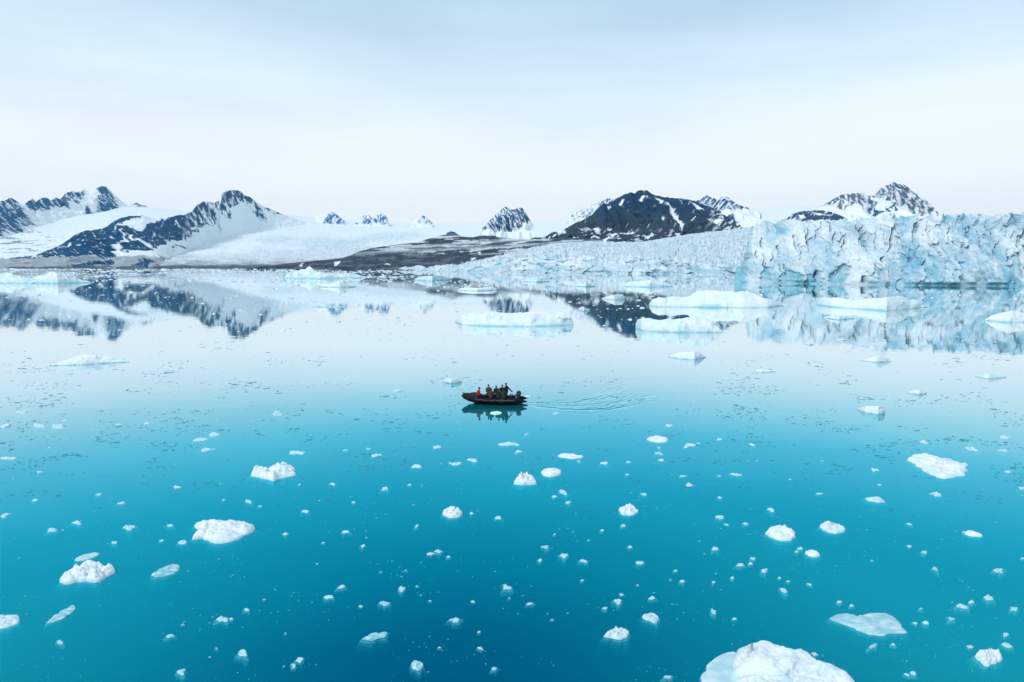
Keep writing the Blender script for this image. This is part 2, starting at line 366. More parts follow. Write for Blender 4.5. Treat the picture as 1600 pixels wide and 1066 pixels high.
# left far range
topA = [(-260, 325), (-120, 300), (-60, 318), (0, 313), (10, 312), (20, 309), (28, 315), (36, 320), (45, 314), (51, 312), (56, 317), (64, 310), (72, 309), (80, 313), (88, 309), (95, 312), (101, 303), (110, 300), (120, 299), (130, 297), (138, 300), (148, 296), (155, 293), (160, 290), (166, 292), (174, 299), (180, 306), (190, 314), (200, 320), (207, 318), (213, 316), (222, 320), (232, 324), (245, 330)]
polA = [[(-260, 320), (-120, 290), (0, 305), (20, 303), (28, 316), (40, 333), (54, 347), (40, 355), (20, 362), (0, 368), (-260, 380)],
        [(35, 318), (50, 309), (65, 306), (88, 306), (100, 300), (110, 297), (118, 303), (115, 313), (105, 322), (90, 323), (80, 328), (70, 332), (58, 325), (50, 331), (42, 323)],
        [(118, 303), (132, 298), (127, 311), (118, 320)], [(150, 294), (160, 286), (168, 293), (178, 308), (186, 326), (192, 338), (183, 343), (173, 345), (165, 338), (156, 334), (153, 318), (158, 305)],
        [(137, 326), (143, 323), (147, 332), (140, 345), (137, 338)], [(205, 317), (213, 314), (222, 318), (232, 323), (222, 325)], [(148, 335), (156, 340), (150, 345), (145, 343)]]
def footA(u): return u
layer('mountain', topA, [(-260, 385), (0, 378), (60, 366), (120, 356), (245, 350)], lambda U: Ycap(interp([(-260, 385), (0, 378), (60, 366), (120, 356), (245, 350)], U))+30, lambda U: Ycap(interp([(-260, 385), (0, 378), (60, 366), (120, 356), (245, 350)], U))+1300, nv=110, du=1.1, gully=230, gscale=170, sk=-.3,
      colour=streaky(polA, BLUEROCK*1.15, .26, 41, sl=-.5), back=2500, tjit=1.2)
# left middle mountain, dark slope with a snowy jagged ridge
topB = [(-60, 416), (10, 406), (50, 400), (75, 391), (90, 385), (105, 376), (120, 366), (135, 361), (155, 359), (166, 355), (178, 346), (190, 341), (208, 337.5), (225, 337), (240, 341), (258, 340), (278, 337), (287, 336), (300, 331), (307, 321), (318, 315), (328, 315.5), (334, 318), (343, 313), (346, 303), (354, 298.5), (366, 297), (376, 298.5), (381, 305), (390, 308), (398, 314), (408, 321), (420, 326), (432, 331), (445, 336), (460, 341), (490, 352)]
polB = [[(-60, 410), (50, 398), (90, 383), (115, 367), (135, 357), (155, 355), (165, 351), (178, 342), (208, 333), (226, 333), (222, 340), (200, 345), (180, 351), (190, 353), (205, 355), (215, 361), (228, 355), (240, 348), (262, 342), (278, 334), (300, 326), (308, 316), (318, 311), (330, 311), (336, 330), (341, 345), (330, 352), (318, 353), (305, 358), (298, 368), (290, 374), (285, 385), (270, 390), (240, 393), (200, 396), (182, 405), (160, 402), (100, 404), (-60, 408)],
        [(332, 316), (345, 310), (348, 297), (366, 293), (382, 302), (392, 306), (400, 317), (410, 330), (417, 346), (406, 344), (398, 334), (390, 320), (383, 314), (375, 318), (362, 326), (362, 345), (354, 340), (345, 330), (337, 325)],
        [(100, 419), (120, 410), (145, 405), (178, 408), (180, 419)], [(205, 419), (220, 406), (235, 404), (240, 410), (232, 419)], [(412, 322), (430, 330), (440, 335), (430, 335), (418, 330)]]
snB = [[(178, 388), (185, 380), (200, 375), (203, 379), (192, 385), (189, 392), (199, 398), (186, 405), (180, 398)], [(205, 376), (222, 378), (236, 389), (246, 394), (238, 384), (220, 374)], [(238, 394), (255, 385), (285, 370), (291, 378), (270, 389), (250, 396)],
       [(190, 358), (193, 358), (199, 376), (196, 376)], [(207, 367), (213, 368), (211, 378), (206, 375)], [(80, 400), (95, 388), (108, 378), (103, 389), (92, 397)], [(64, 404), (72, 397), (71, 405)], [(273, 345), (276, 345), (280, 355), (277, 353)], [(205, 342), (226, 341), (225, 352), (212, 357), (200, 350)], [(128, 373), (132, 373), (131, 377), (127, 376)], [(50, 398), (58, 398), (56, 404), (50, 404)]]
bfoot = [(-60, 419), (100, 419), (240, 418), (270, 405), (300, 393), (330, 382), (380, 371), (490, 357)]
baseB = streaky(polB, np.array([.009, .072, .165]), .60, 51, sl=.5, snow_polys=snB, fx=.18)
def colB(U, py, X, Y, Z, V):
    c = baseB(U, py, X, Y, Z, V)
    jag = sstep(285, 300, U); s = fbm((U-.45*py)*.30, py*.07, 77, 4)
    c = mixc(c, SNOW, jag*sstep(.05, .2, s)*(c[..., 0] < .3))
    n = sstep(.50, .62, fbm(U*.10, py*.45, 61, 4))*sstep(345, 375, py); c = mixc(c, SNOW*.95, n*.8)
    low = sstep(401, 405, py - 3*fbm(U*.05, py*.1, 3, 2))*(c[..., 0] > .4)
    return mixc(c, np.array([.28, .31, .34])*(1+.5*fbm(U*.03, py*.7, 8, 4))[..., None], low*.8)
layer('mountain', topB, bfoot, lambda U: Ycap(interp(bfoot, U))*.98, lambda U: np.maximum(interp([(-60, 2500), (100, 3000), (280, 4200)], U), Ycap(interp(bfoot, U))+700), nv=130, du=1.1, gully=110, gscale=150, sk=.3, colour=colB, back=2200, tjit=.8, gexp=.9)
# pyramid peak in the middle
layer('mountain', [(750, 360), (757, 352), (765, 345), (775, 335), (783, 328), (790, 322.5), (797, 328), (803, 327), (808, 325), (816, 324), (822, 333), (828, 344), (834, 352)], [(750, 364), (834, 364)], 5600, 6100, nv=50, du=.8, gully=110, gscale=100, sk=-.4,
      colour=streaky([[(752, 359), (765, 342), (790, 318), (802, 326), (818, 320), (830, 344), (817, 350), (812, 358), (795, 361), (775, 361), (764, 358)]], BLUEROCK*.95, .16, 65, sl=-.6, fx=.3), back=900, tjit=.6)
layer('mountain', [(692, 368), (698, 364), (705, 361.5), (712, 363), (720, 368)], [(692, 371), (720, 371)], 5200, 5300, nv=12, du=1, colour=streaky([[(690, 375), (705, 355), (722, 375)]], BLUEROCK, .5, 67), back=400)
# ridge behind the central mountain, left
layer('mountain', [(885, 340), (895, 333), (905, 330), (920, 323), (936, 316), (950, 310), (965, 312), (990, 320)], [(885, 352), (990, 352)], 7000, 7500, nv=40, du=1, gully=140, gscale=110, colour=streaky([[(885, 336), (950, 305), (990, 318), (990, 345), (940, 338), (900, 339)]], BLUEROCK*1.2, -.08, 71, sl=1.2), back=900)
# ridge behind, right
layer('mountain', [(1040, 310), (1060, 306.5), (1075, 312), (1088, 314), (1096, 311), (1100, 307), (1103, 304.5), (1112, 309), (1120, 312), (1126, 309), (1131, 306.5), (1138, 309), (1145, 315), (1153, 320), (1163, 323), (1172, 326), (1190, 332)], [(1040, 352), (1190, 356)], 5600, 6100, nv=70, du=1, gully=120, gscale=110, sk=.3,
      colour=streaky([[(1075, 310), (1103, 300), (1120, 309), (1131, 303), (1148, 316), (1172, 326), (1158, 327), (1145, 329), (1130, 330), (1118, 328), (1105, 318), (1095, 320), (1085, 320)], [(1125, 340), (1140, 336), (1155, 346), (1150, 352), (1130, 352)]], BLUEROCK, .10, 73, sl=.8, fx=.25), back=900, tjit=.6)
# central dark mountain
topE = [(820, 376), (845, 371), (855, 367), (880, 358), (905, 346), (925, 335), (935, 325), (943, 317.5), (950, 321), (956, 315), (965, 310), (975, 304), (987, 299.5), (992, 301), (996, 297), (1004, 297), (1012, 299), (1025, 305), (1037, 309), (1045, 309.5), (1065, 311), (1085, 313.5), (1100, 320), (1112, 325), (1120, 328), (1130, 335), (1142, 343), (1156, 353), (1165, 358)]
snE = [[(868, 362), (880, 357), (884, 366), (872, 368)], [(927, 354), (935, 352), (941, 360), (932, 363)], [(966, 322), (972, 312), (975, 312), (970, 324)], [(998, 313), (1006, 303), (1008, 305), (1003, 315)], [(1008, 305), (1013, 310), (1009, 311)], [(1024, 307), (1036, 315), (1034, 318)], [(1058, 311), (1072, 323), (1066, 319)],
       [(1038, 317), (1044, 320), (1060, 334), (1068, 345), (1069, 360), (1063, 354), (1061, 343), (1050, 332)], [(1077, 315), (1086, 320), (1098, 331), (1090, 329)], [(1000, 349), (1014, 352), (1013, 358), (1006, 355)], [(948, 355), (958, 355), (955, 358)], [(950, 366), (965, 366), (958, 371)], [(970, 366), (985, 360), (998, 359), (985, 366)], [(1033, 340), (1036, 340), (1036, 347), (1034, 346)],
       [(1100, 346), (1118, 343), (1132, 346), (1110, 350)], [(1110, 331), (1116, 333), (1112, 337)], [(1055, 362), (1068, 361), (1060, 366)], [(1000, 371), (1030, 367), (1010, 374)], [(948, 322), (955, 324), (951, 327)], [(1128, 336), (1136, 345), (1130, 342)], [(930, 374), (960, 369), (945, 376)], [(1080, 342), (1085, 341), (1082, 346)], [(850, 373), (860, 368), (858, 374)]]
baseE = streaky([[(800, 300), (1200, 280), (1200, 400), (800, 400)]], DARKROCK, .78, 81, snow_polys=snE, fx=.12)
def colE(U, py, X, Y, Z, V):
    c = baseE(U, py, X, Y, Z, V)
    scree = sstep(325, 348, py + 10*fbm(U*.03, py*.05, 5, 3))*(c[..., 0] < .25)
    c = mixc(c, BROWN*(1+.35*fbm((U-.3*py)*.2, py*.05, 15, 4))[..., None], scree*.8)
    n = sstep(.40, .50, fbm(U*.07, py*.24, 91, 4))*sstep(352, 366, py); c = mixc(c, SNOW, n*.9)
    n = sstep(.15, .3, fbm(U*.10, py*.2, 95, 4))*sstep(1095, 1135, U)*sstep(320, 335, py); return mixc(c, SNOW, n*.9)
layer('mountain', topE, [(820, 382), (900, 384), (1000, 386), (1060, 380), (1100, 374), (1165, 366)], 3300, lambda U: interp([(820, 3500), (1000, 4400), (1165, 4300)], U), nv=110, du=1.1, gully=150, gscale=130, sk=.2, colour=colE, back=1500, tjit=1.2)
# right far mountains
layer('mountain', [(1270, 332), (1283, 323), (1292, 317), (1300, 312), (1312, 305.5), (1322, 304), (1335, 302), (1348, 302), (1358, 306), (1366, 305), (1372, 298), (1380, 292), (1390, 287), (1397, 285), (1404, 287), (1412, 288.5), (1420, 293), (1428, 298), (1436, 303), (1444, 309), (1452, 317), (1460, 326), (1467, 334), (1480, 342)], [(1270, 356), (1480, 356)], 6000, 6800, nv=90, du=1, gully=180, gscale=150, sk=.5,
      colour=streaky([[(1283, 323), (1300, 309), (1312, 301), (1350, 298), (1358, 306), (1370, 322), (1380, 333), (1370, 337), (1352, 327), (1336, 318), (1326, 323), (1312, 328), (1308, 318), (1296, 320)],
                      [(1361, 308), (1372, 294), (1397, 280), (1416, 286), (1422, 300), (1438, 308), (1455, 322), (1470, 335), (1455, 338), (1435, 336), (1418, 331), (1410, 321), (1395, 322), (1385, 313), (1378, 311)], [(1385, 322), (1395, 320), (1405, 328), (1392, 330)]], BLUEROCK*1.1, .10, 85, sl=-.9, fx=.26, tophi=np.array([.12, .13, .14])), back=1200, tjit=.7)
layer('mountain', [(1215, 352), (1228, 343), (1236, 336), (1245, 332), (1255, 330), (1268, 329), (1285, 329), (1298, 331), (1310, 335), (1322, 341), (1332, 350)], [(1215, 358), (1332, 358)], 3600, 3900, nv=40, du=1, gully=40, gscale=80,
      colour=streaky([[(1222, 346), (1245, 331), (1285, 326), (1310, 332), (1324, 343), (1310, 349), (1295, 345), (1260, 346), (1240, 342)]], np.array([.035, .07, .14]), .40, 87, snow_polys=[[(1246, 337), (1256, 335), (1260, 341), (1250, 342)], [(1270, 333), (1300, 336), (1280, 337)]]), back=500)
# low dark moraine along the far shore
topC = [(380, 419), (420, 415), (450, 411.5), (500, 407), (535, 403), (548, 399), (562, 392.5), (580, 388), (600, 385), (625, 382), (650, 379), (670, 373), (690, 368), (700, 366), (712, 365.5), (724, 370), (738, 371), (752, 368), (768, 367), (780, 371), (800, 373), (830, 374), (880, 372), (940, 374)]
def colC(U, py, X, Y, Z, V):
    c = rockcol(U, py, np.array([.036, .054, .078]), .5, .12, 5)
    s = fbm((U+1.5*py)*.022, (py + (U-600)*.045)*.33, 101, 4)
    c = mixc(c, np.array([.72, .74, .76]), sstep(.06, .26, s)*(.12+.85*sstep(402, 390, py)))
    band = np.exp(-((py-(397-(U-540)*.05))/2.2)**2)*sstep(520, 570, U); c = mixc(c, np.array([.38, .42, .45]), band*.75)
    band = np.exp(-((py-(389.5-(U-600)*.07))/1.7)**2)*sstep(590, 620, U); c = mixc(c, np.array([.6, .64, .67]), band*.8)
    b = masks(U, py, [[(522, 410), (532, 408), (530, 414), (523, 416)], [(466, 416), (476, 410), (470, 418)], [(745, 396), (750, 392), (752, 398)], [(735, 405), (745, 402), (738, 408)], [(600, 414), (606, 412), (610, 415)]], .6, 1.2, .4, 3)
    return mixc(c, SNOW, b)
layer('moraine_terrain', topC, [(380, 421), (700, 423), (940, 423)], lambda U: CAM_H*F/(interp([(380, 421), (700, 423), (940, 423)], U)-412), lambda U: interp([(380, 1700), (560, 2600), (700, 3400), (940, 3100)], U), nv=70, du=1.3, amp=5, colour=colC, back=300, lab='low dark moraine ridges along the far shore')

# ------------------------------------------------------------------ glaciers
ICEW = np.array([.80, .86, .90]); ICEB = np.array([.25, .52, .66]); ICED = np.array([.08, .32, .45])
def build_glacier(name, V3, C, label, parts=None):
    nv, nu = V3.shape[:2]
    o = mesh_np(name, V3, grid_faces(nv, nu), cols=C, mat=M_GLAC, smooth=False)
    o.data.polygons.foreach_set('use_smooth', np.ones(len(o.data.polygons), bool))
    tag(o, label, 'glacier'); return o
def glacier_mid():
    base = [(600, 421.5), (640, 422.5), (700, 424.5), (760, 426), (850, 427), (1000, 428), (1200, 428), (1300, 428)]
    top = [(600, 420.5), (640, 416), (665, 414.5), (690, 413), (720, 409), (745, 405), (760, 401), (780, 398), (800, 393), (830, 386), (870, 379.5), (920, 377), (1000, 378), (1030, 374), (1060, 368), (1110, 362), (1170, 355), (1240, 349), (1300, 347)]
    face = [(600, 421), (640, 418), (690, 417), (740, 413), (780, 406), (830, 402), (870, 398), (920, 404), (960, 406), (1000, 402), (1030, 400), (1060, 408), (1100, 412), (1150, 413), (1200, 410), (1300, 408)]
    u = np.arange(600, 1300, .9); v = np.linspace(0, 1, 110); U, V = np.meshgrid(u, v)
    Bp, Fp, Tp = interp(base, U), interp(face, U) , interp(top, U)
    Fp = np.minimum(Bp-.5, Fp + 4*fbm(U*.05, 2.2, 0, 4)); Fp = np.maximum(Fp, Tp+.3)
    vf = .42
    py = np.where(V < vf, Bp + (Fp-Bp)*(V/vf), Fp + (Tp-Fp)*((V-vf)/(1-vf)))
    Y0 = CAM_H*F/(Bp-412)
    Y = np.where(V < vf, Y0 + 30*(V/vf), Y0 + 30 + 1900*((V-vf)/(1-vf))**1.5)
    X, Y, Z = at(U, py, Y)
    far = 1 + (Y-Y0)/1500
    f1, f2, idv = cells(X/14 + 1.2*fbm(X/40, Y/40, 0, 2), Y/30)
    r = ridged(X/22, Y/34, 1.5, 4)
    envt = sstep(.25, .5, V)*(1-.6*sstep(.9, 1, V))
    big = fbm(X/90, Y/160, 4, 2)
    h = (5.5*(r-.55) + 4.5*(idv-.5)*sstep(0, .25, f2-f1) - 3.5*(1-sstep(0, .16, f2-f1)) + 3*(ridged(X/9, Y/40, 2.5, 2)-.5))*envt*np.minimum(far, 1.6)
    Z = Z + h*np.clip((Bp-Tp)/25, .25, 1) + 2.2*big*envt
    fr = ridged(X/9 + .4*Z/9, Z/16, 3, 4)
    Y = Y - ((fr-.5)*4 + 4*facet(X/16, Z/10, 2) + 2*facet(X/7, Z/5, 4))*(1-envt)
    Z = Z + 2.0*facet(X/8, Y/14, 6)*envt*np.clip((Bp-Tp)/25, .25, 1)
    Y = Y - 0 - 9*fbm(X/30, Z/22, 5, 3)*(1-envt)
    # colours: clean white with blue in the clefts and the lowest, freshly broken faces
    blue = np.clip(.14 + .60*(1-sstep(0, .18, f2-f1))*envt + .45*fbm(X/35, Z/9, 6, 4) + .30*(1-envt)*sstep(20, 2, Z), 0, 1)
    C = mixc(ICEW, ICEB, blue)
    C = mixc(C, ICED, sstep(.36, .48, fbm(X/16, Z/5, 16, 4))*(1-envt)*.7)
    C = mixc(C, np.array([.62, .66, .70]), sstep(.1, .5, fbm(X/60, Y/220, 9, 3))*.25*envt)
    C = C*(1+.16*fbm(X/4, Z/5, 19, 3))[..., None]
    back = np.stack([X[-1]*1.05, Y[-1]*1.05, Z[-1]-80], -1); sk = np.stack([X[0], Y[0], np.full(X[0].shape, -6.)], -1)
    V3 = np.concatenate([sk[None], np.stack([X, Y, Z], -1), back[None]]); C = np.concatenate([C[:1], C, C[-1:]])
    build_glacier('glacier', V3, C, 'lower crevassed glacier tongue sloping to the water below the dark mountain')
glacier_mid()
def glacier_right():
    base = [(1147, 441), (1200, 442), (1300, 444), (1400, 445.5), (1500, 446.5), (1620, 447), (1900, 447)]
    top = [(1147, 444), (1149, 420), (1152, 416), (1158, 414), (1163, 400), (1167, 384), (1171, 366), (1176, 353), (1183, 347), (1192, 345), (1205, 347), (1215, 349), (1222, 344), (1235, 343), (1250, 346), (1275, 347), (1290, 345), (1310, 343), (1330, 345), (1350, 341), (1372, 341), (1382, 336), (1390, 334), (1398, 340), (1412, 339), (1430, 337), (1460, 337), (1500, 335), (1560, 335), (1600, 333), (1700, 333), (1900, 328)]
    u = np.concatenate([np.arange(1147, 1175, .35), np.arange(1175, 1620, .62), np.arange(1620, 1900, 1.5)])
    nf, nb = 175, 70
    v = np.linspace(0, 1, nf); U, V = np.meshgrid(u, v)
    Bp = interp(base, U)
    T = interp(top, U) + 3.2*fbm(U*.12, .7, 0, 4)*sstep(1170, 1185, U)
    Y0 = CAM_H*F/(Bp-412)
    py = Bp + (T-Bp)*V
    X, Y, Z = at(U, py, Y0)
    Y = Y0 + 34*V**1.2
    X, Y, Z = at(U, py, Y)
    # fracture pattern of the calving face
    wx = X + 5*fbm(X/28, Z/30, 2, 4) + .25*(Z-20)*np.sin(X/60); wz = Z + 6*fbm(X/25, Z/25, 8, 4)
    big = fbm(X/55, Z/60, 11, 3)
    f1, f2, idv = cells(wx/9, wz/24); g1, g2, id2 = cells(wx/4.2+9, wz/6+3)
    edge = 1-sstep(0, .22, f2-f1); edge2 = 1-sstep(0, .16, g2-g1)
    flute = ridged(wx/9, wz/60, 5, 4)
    nearL = sstep(1180, 1230, U)*(1-sstep(1360, 1420, U))
    fr = fbm(X/5, Z/5, 21, 4)
    right = sstep(1360, 1420, U)
    fine = ridged(X/3.1, Z/3.6, 25, 3)
    left = 1-right
    fol = ridged(wx/13 + .12*np.sin(Z/14), Z/75, 5, 3)
    F1 = facet(wx/10 + .10*wz/10, wz/34, 3, .22); F2 = facet(wx/4.5 + .3*F1, wz/12, 7, .25); F3 = facet(X/2.4, Z/4.0, 9, .3)
    disp = 10*big + (2.4 + 1.2*right)*F1 + (1.1+.7*right)*F2 + (.35+.35*right)*F3 + (5.5*nearL+1.5)*(fol-.55)*sstep(6, 22, Z) + .35*fr
    # named clefts: (px, py top, py bottom, half width, lean)
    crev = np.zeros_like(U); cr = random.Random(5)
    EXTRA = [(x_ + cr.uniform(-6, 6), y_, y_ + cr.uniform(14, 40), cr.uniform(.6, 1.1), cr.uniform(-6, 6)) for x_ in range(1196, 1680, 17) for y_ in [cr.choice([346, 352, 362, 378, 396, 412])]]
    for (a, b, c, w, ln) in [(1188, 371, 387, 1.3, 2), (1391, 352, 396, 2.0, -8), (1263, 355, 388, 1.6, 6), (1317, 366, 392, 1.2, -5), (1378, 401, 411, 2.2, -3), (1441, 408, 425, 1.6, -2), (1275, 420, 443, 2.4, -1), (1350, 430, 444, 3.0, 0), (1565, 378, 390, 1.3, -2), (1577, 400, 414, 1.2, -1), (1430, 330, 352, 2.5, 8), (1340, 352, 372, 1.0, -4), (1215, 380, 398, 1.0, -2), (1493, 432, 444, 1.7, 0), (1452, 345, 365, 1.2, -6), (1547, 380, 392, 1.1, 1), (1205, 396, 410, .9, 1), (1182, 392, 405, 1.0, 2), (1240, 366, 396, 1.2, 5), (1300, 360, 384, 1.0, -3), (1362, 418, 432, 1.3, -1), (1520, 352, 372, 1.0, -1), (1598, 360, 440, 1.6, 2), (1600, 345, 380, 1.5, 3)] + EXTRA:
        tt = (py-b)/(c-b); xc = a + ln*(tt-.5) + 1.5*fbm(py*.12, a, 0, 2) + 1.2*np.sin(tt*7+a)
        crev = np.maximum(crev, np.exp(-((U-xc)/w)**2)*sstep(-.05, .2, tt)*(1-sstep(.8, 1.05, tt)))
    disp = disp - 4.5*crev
    # hollowed blue niches at the waterline
    niche = masks(U, py, [[(1217, 444), (1220, 428), (1228, 421), (1240, 424), (1250, 430), (1252, 444)], [(1253, 444), (1255, 430), (1268, 428), (1280, 424), (1282, 444)], [(1187, 442), (1192, 420), (1196, 412), (1205, 430), (1207, 443)], [(1300, 428), (1312, 412), (1325, 415), (1326, 430), (1318, 444), (1295, 444)], [(1148, 442), (1149, 418), (1157, 416), (1163, 425), (1168, 443)]], 1.5, 3, .2, 3)
    disp = disp - 2.2*niche*sstep(1175, 1190, U)
    envd = sstep(0, .06, V)*.85+.15
    Y = Y - disp*envd*sstep(1147, 1165, U)
    X = X + 1.2*fbm(X/6, Z/6, 31, 3)*sstep(1150, 1160, U)
    Z = Z + 1.0*fbm(X/4, Z/4, 41, 3)*sstep(.05, .2, V)
    # colours
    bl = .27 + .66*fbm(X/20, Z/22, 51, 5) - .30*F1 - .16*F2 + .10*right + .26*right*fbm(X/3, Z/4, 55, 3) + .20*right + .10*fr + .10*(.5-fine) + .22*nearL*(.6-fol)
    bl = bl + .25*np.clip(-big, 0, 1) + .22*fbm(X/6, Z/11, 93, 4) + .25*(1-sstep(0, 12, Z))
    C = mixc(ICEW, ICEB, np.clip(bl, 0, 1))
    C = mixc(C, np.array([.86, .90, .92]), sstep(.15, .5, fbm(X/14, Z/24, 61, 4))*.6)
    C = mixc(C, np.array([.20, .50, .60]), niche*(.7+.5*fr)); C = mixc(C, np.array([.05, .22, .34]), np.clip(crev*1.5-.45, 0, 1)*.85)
    C = mixc(C, np.array([.20, .50, .64]), (1-sstep(1160, 1178, U + 5*fbm(Z/8, 2.2, 0, 3)))*.55)  # cyan shade of the left flank put into the ice colour
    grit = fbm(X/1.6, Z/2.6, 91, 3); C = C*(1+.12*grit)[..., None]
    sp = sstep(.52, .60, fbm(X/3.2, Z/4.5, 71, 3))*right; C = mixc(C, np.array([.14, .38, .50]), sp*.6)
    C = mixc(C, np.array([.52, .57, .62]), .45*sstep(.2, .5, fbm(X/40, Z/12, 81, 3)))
    # top surface running back, rough with seracs
    Pf = np.stack([X, Y, Z], -1)
    k = np.arange(1, nb+1)/nb; K = (k**1.5)[:, None]*900
    nu = len(u); Xb = X[-1][None]*(1+K/Y[-1][None]); Yb = Y[-1][None] + K
    zt = Z[-1][None] + K*.012
    ff1, ff2, idb = cells(Xb/16, Yb/11); rr = ridged(Xb/30, Yb/18, 3, 4)
    zb = zt + (5*(idb-.5)*sstep(0, .3, ff2-ff1) - 4*(1-sstep(0, .2, ff2-ff1)) + 6*(rr-.6))*np.minimum(1, k*6)[:, None]
    zb = zb - 60*(1-sstep(1147, 1172, u))[None]*(1+0*K)
    Cb = mixc(ICEW, ICEB, np.clip(.12+.5*(1-sstep(0, .25, ff2-ff1)) + .3*fbm(Xb/60, Yb/60, 3, 3), 0, 1)); 
    Pb = np.stack([Xb, Yb, zb], -1)
    sk = Pf[0].copy(); sk[:, 2] = -8
    end = Pb[-1].copy(); end[:, 2] -= 90; end[:, 1] += 30
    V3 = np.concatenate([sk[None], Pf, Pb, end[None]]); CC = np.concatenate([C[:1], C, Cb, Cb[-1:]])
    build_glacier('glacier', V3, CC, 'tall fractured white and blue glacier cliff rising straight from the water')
glacier_right()

# ------------------------------------------------------------------ floating ice
ICE_W = np.array([.86, .905, .92]); ICE_C = np.array([.40, .72, .80]); ICE_G = np.array([.55, .66, .72])
def berg_profile(top, base, depth=.45, label=None, group=None, blue=.3, seed=0, rough=1.0):
    """far floe: a traced skyline given real depth behind its waterline"""
    top = np.array(top, float); x0, x1 = top[0, 0], top[-1, 0]; seed = int(seed)
    n = int(max(30, min(150, (x1-x0)*1.3))); u = np.linspace(x0, x1, n); nv = 26
    bx, by = ground(u, interp(base, u)); W = bx[-1]-bx[0]; D = abs(W)*depth
    t = np.linspace(0, 1, n); plan = np.clip(np.sin(np.pi*np.clip(t, .001, .999)), 0, 1)**.55
    vs = np.concatenate([[-.14, -.06], np.linspace(0, 1, nv), [1.06, 1.14]])
    P = np.zeros((len(vs), n, 3)); zc = np.zeros(n)
    crest_y = by + D*.38*plan
    _, _, zc = at(u, np.interp(u, top[:, 0], top[:, 1]), crest_y); zc = np.maximum(zc, .02)
    px_m = crest_y.mean()/F; sc = max(W/11, px_m*7)
    C = np.zeros((len(vs), n, 3))
    for i, v in enumerate(vs):
        Y = by + D*plan*v
        X = bx*(Y/by)
        if v < 0: z = np.full(n, -.35 if v > -.1 else -1.4)
        elif v > 1: z = np.full(n, -.35 if v < 1.1 else -1.4)
        else:
            cliff = .26 + .30*fbm(X/sc*.5, 1.5, seed+9, 3)
            s = (np.clip(cliff, .1, .75)*sstep(0, .07, v) + (1-np.clip(cliff, .1, .75))*np.clip((v-.05)/.33, 0, 1)**.8) if v < .38 else (np.clip((1-v)/.62, 0, 1)**.7)*np.ones(n)
            s2 = 1 - (1-s)*1.0
            z = zc*s2 - .08*(1-s)
            z = z + rough*np.minimum(zc, sc)*.42*s*(1-.75*np.exp(-((v-.38)/.12)**2))*(.6*(ridged(X/sc*.55, Y/sc*.55, seed, 4)-.6) + .5*facet(X/sc*1.1, Y/sc*1.3, seed%17))
            Y = Y - rough*.22*sc*(.4*(ridged(X/sc*.45+z/sc*.3, z/sc*1.6, seed+5, 4)-.6) + .7*facet(X/sc*.9, z/sc*1.2, seed%13, .2))*(v < .38)*(s > 0)
        P[i] = np.stack([X, Y, z], -1)
        hh = z/np.maximum(zc.max(), .01)
        c = np.clip(blue*.45 + blue*1.0*fbm(X/sc*.8, Y/sc*.8, z/sc+seed, 3) + .8*(1-sstep(.0, .05+.16*blue, hh)), 0, 1)
        C[i] = mixc(mixc(ICE_W, ICE_C, c), np.array([.14, .52, .62]), (1-sstep(.0, 1.3*px_m, z))*.8)
    C[:2] = ICE_C*.9
    o = mesh_np('ice_floe', P, grid_faces(len(vs), n), cols=C, mat=M_FLOE)
    tag(o, label, 'ice floe', group); return o

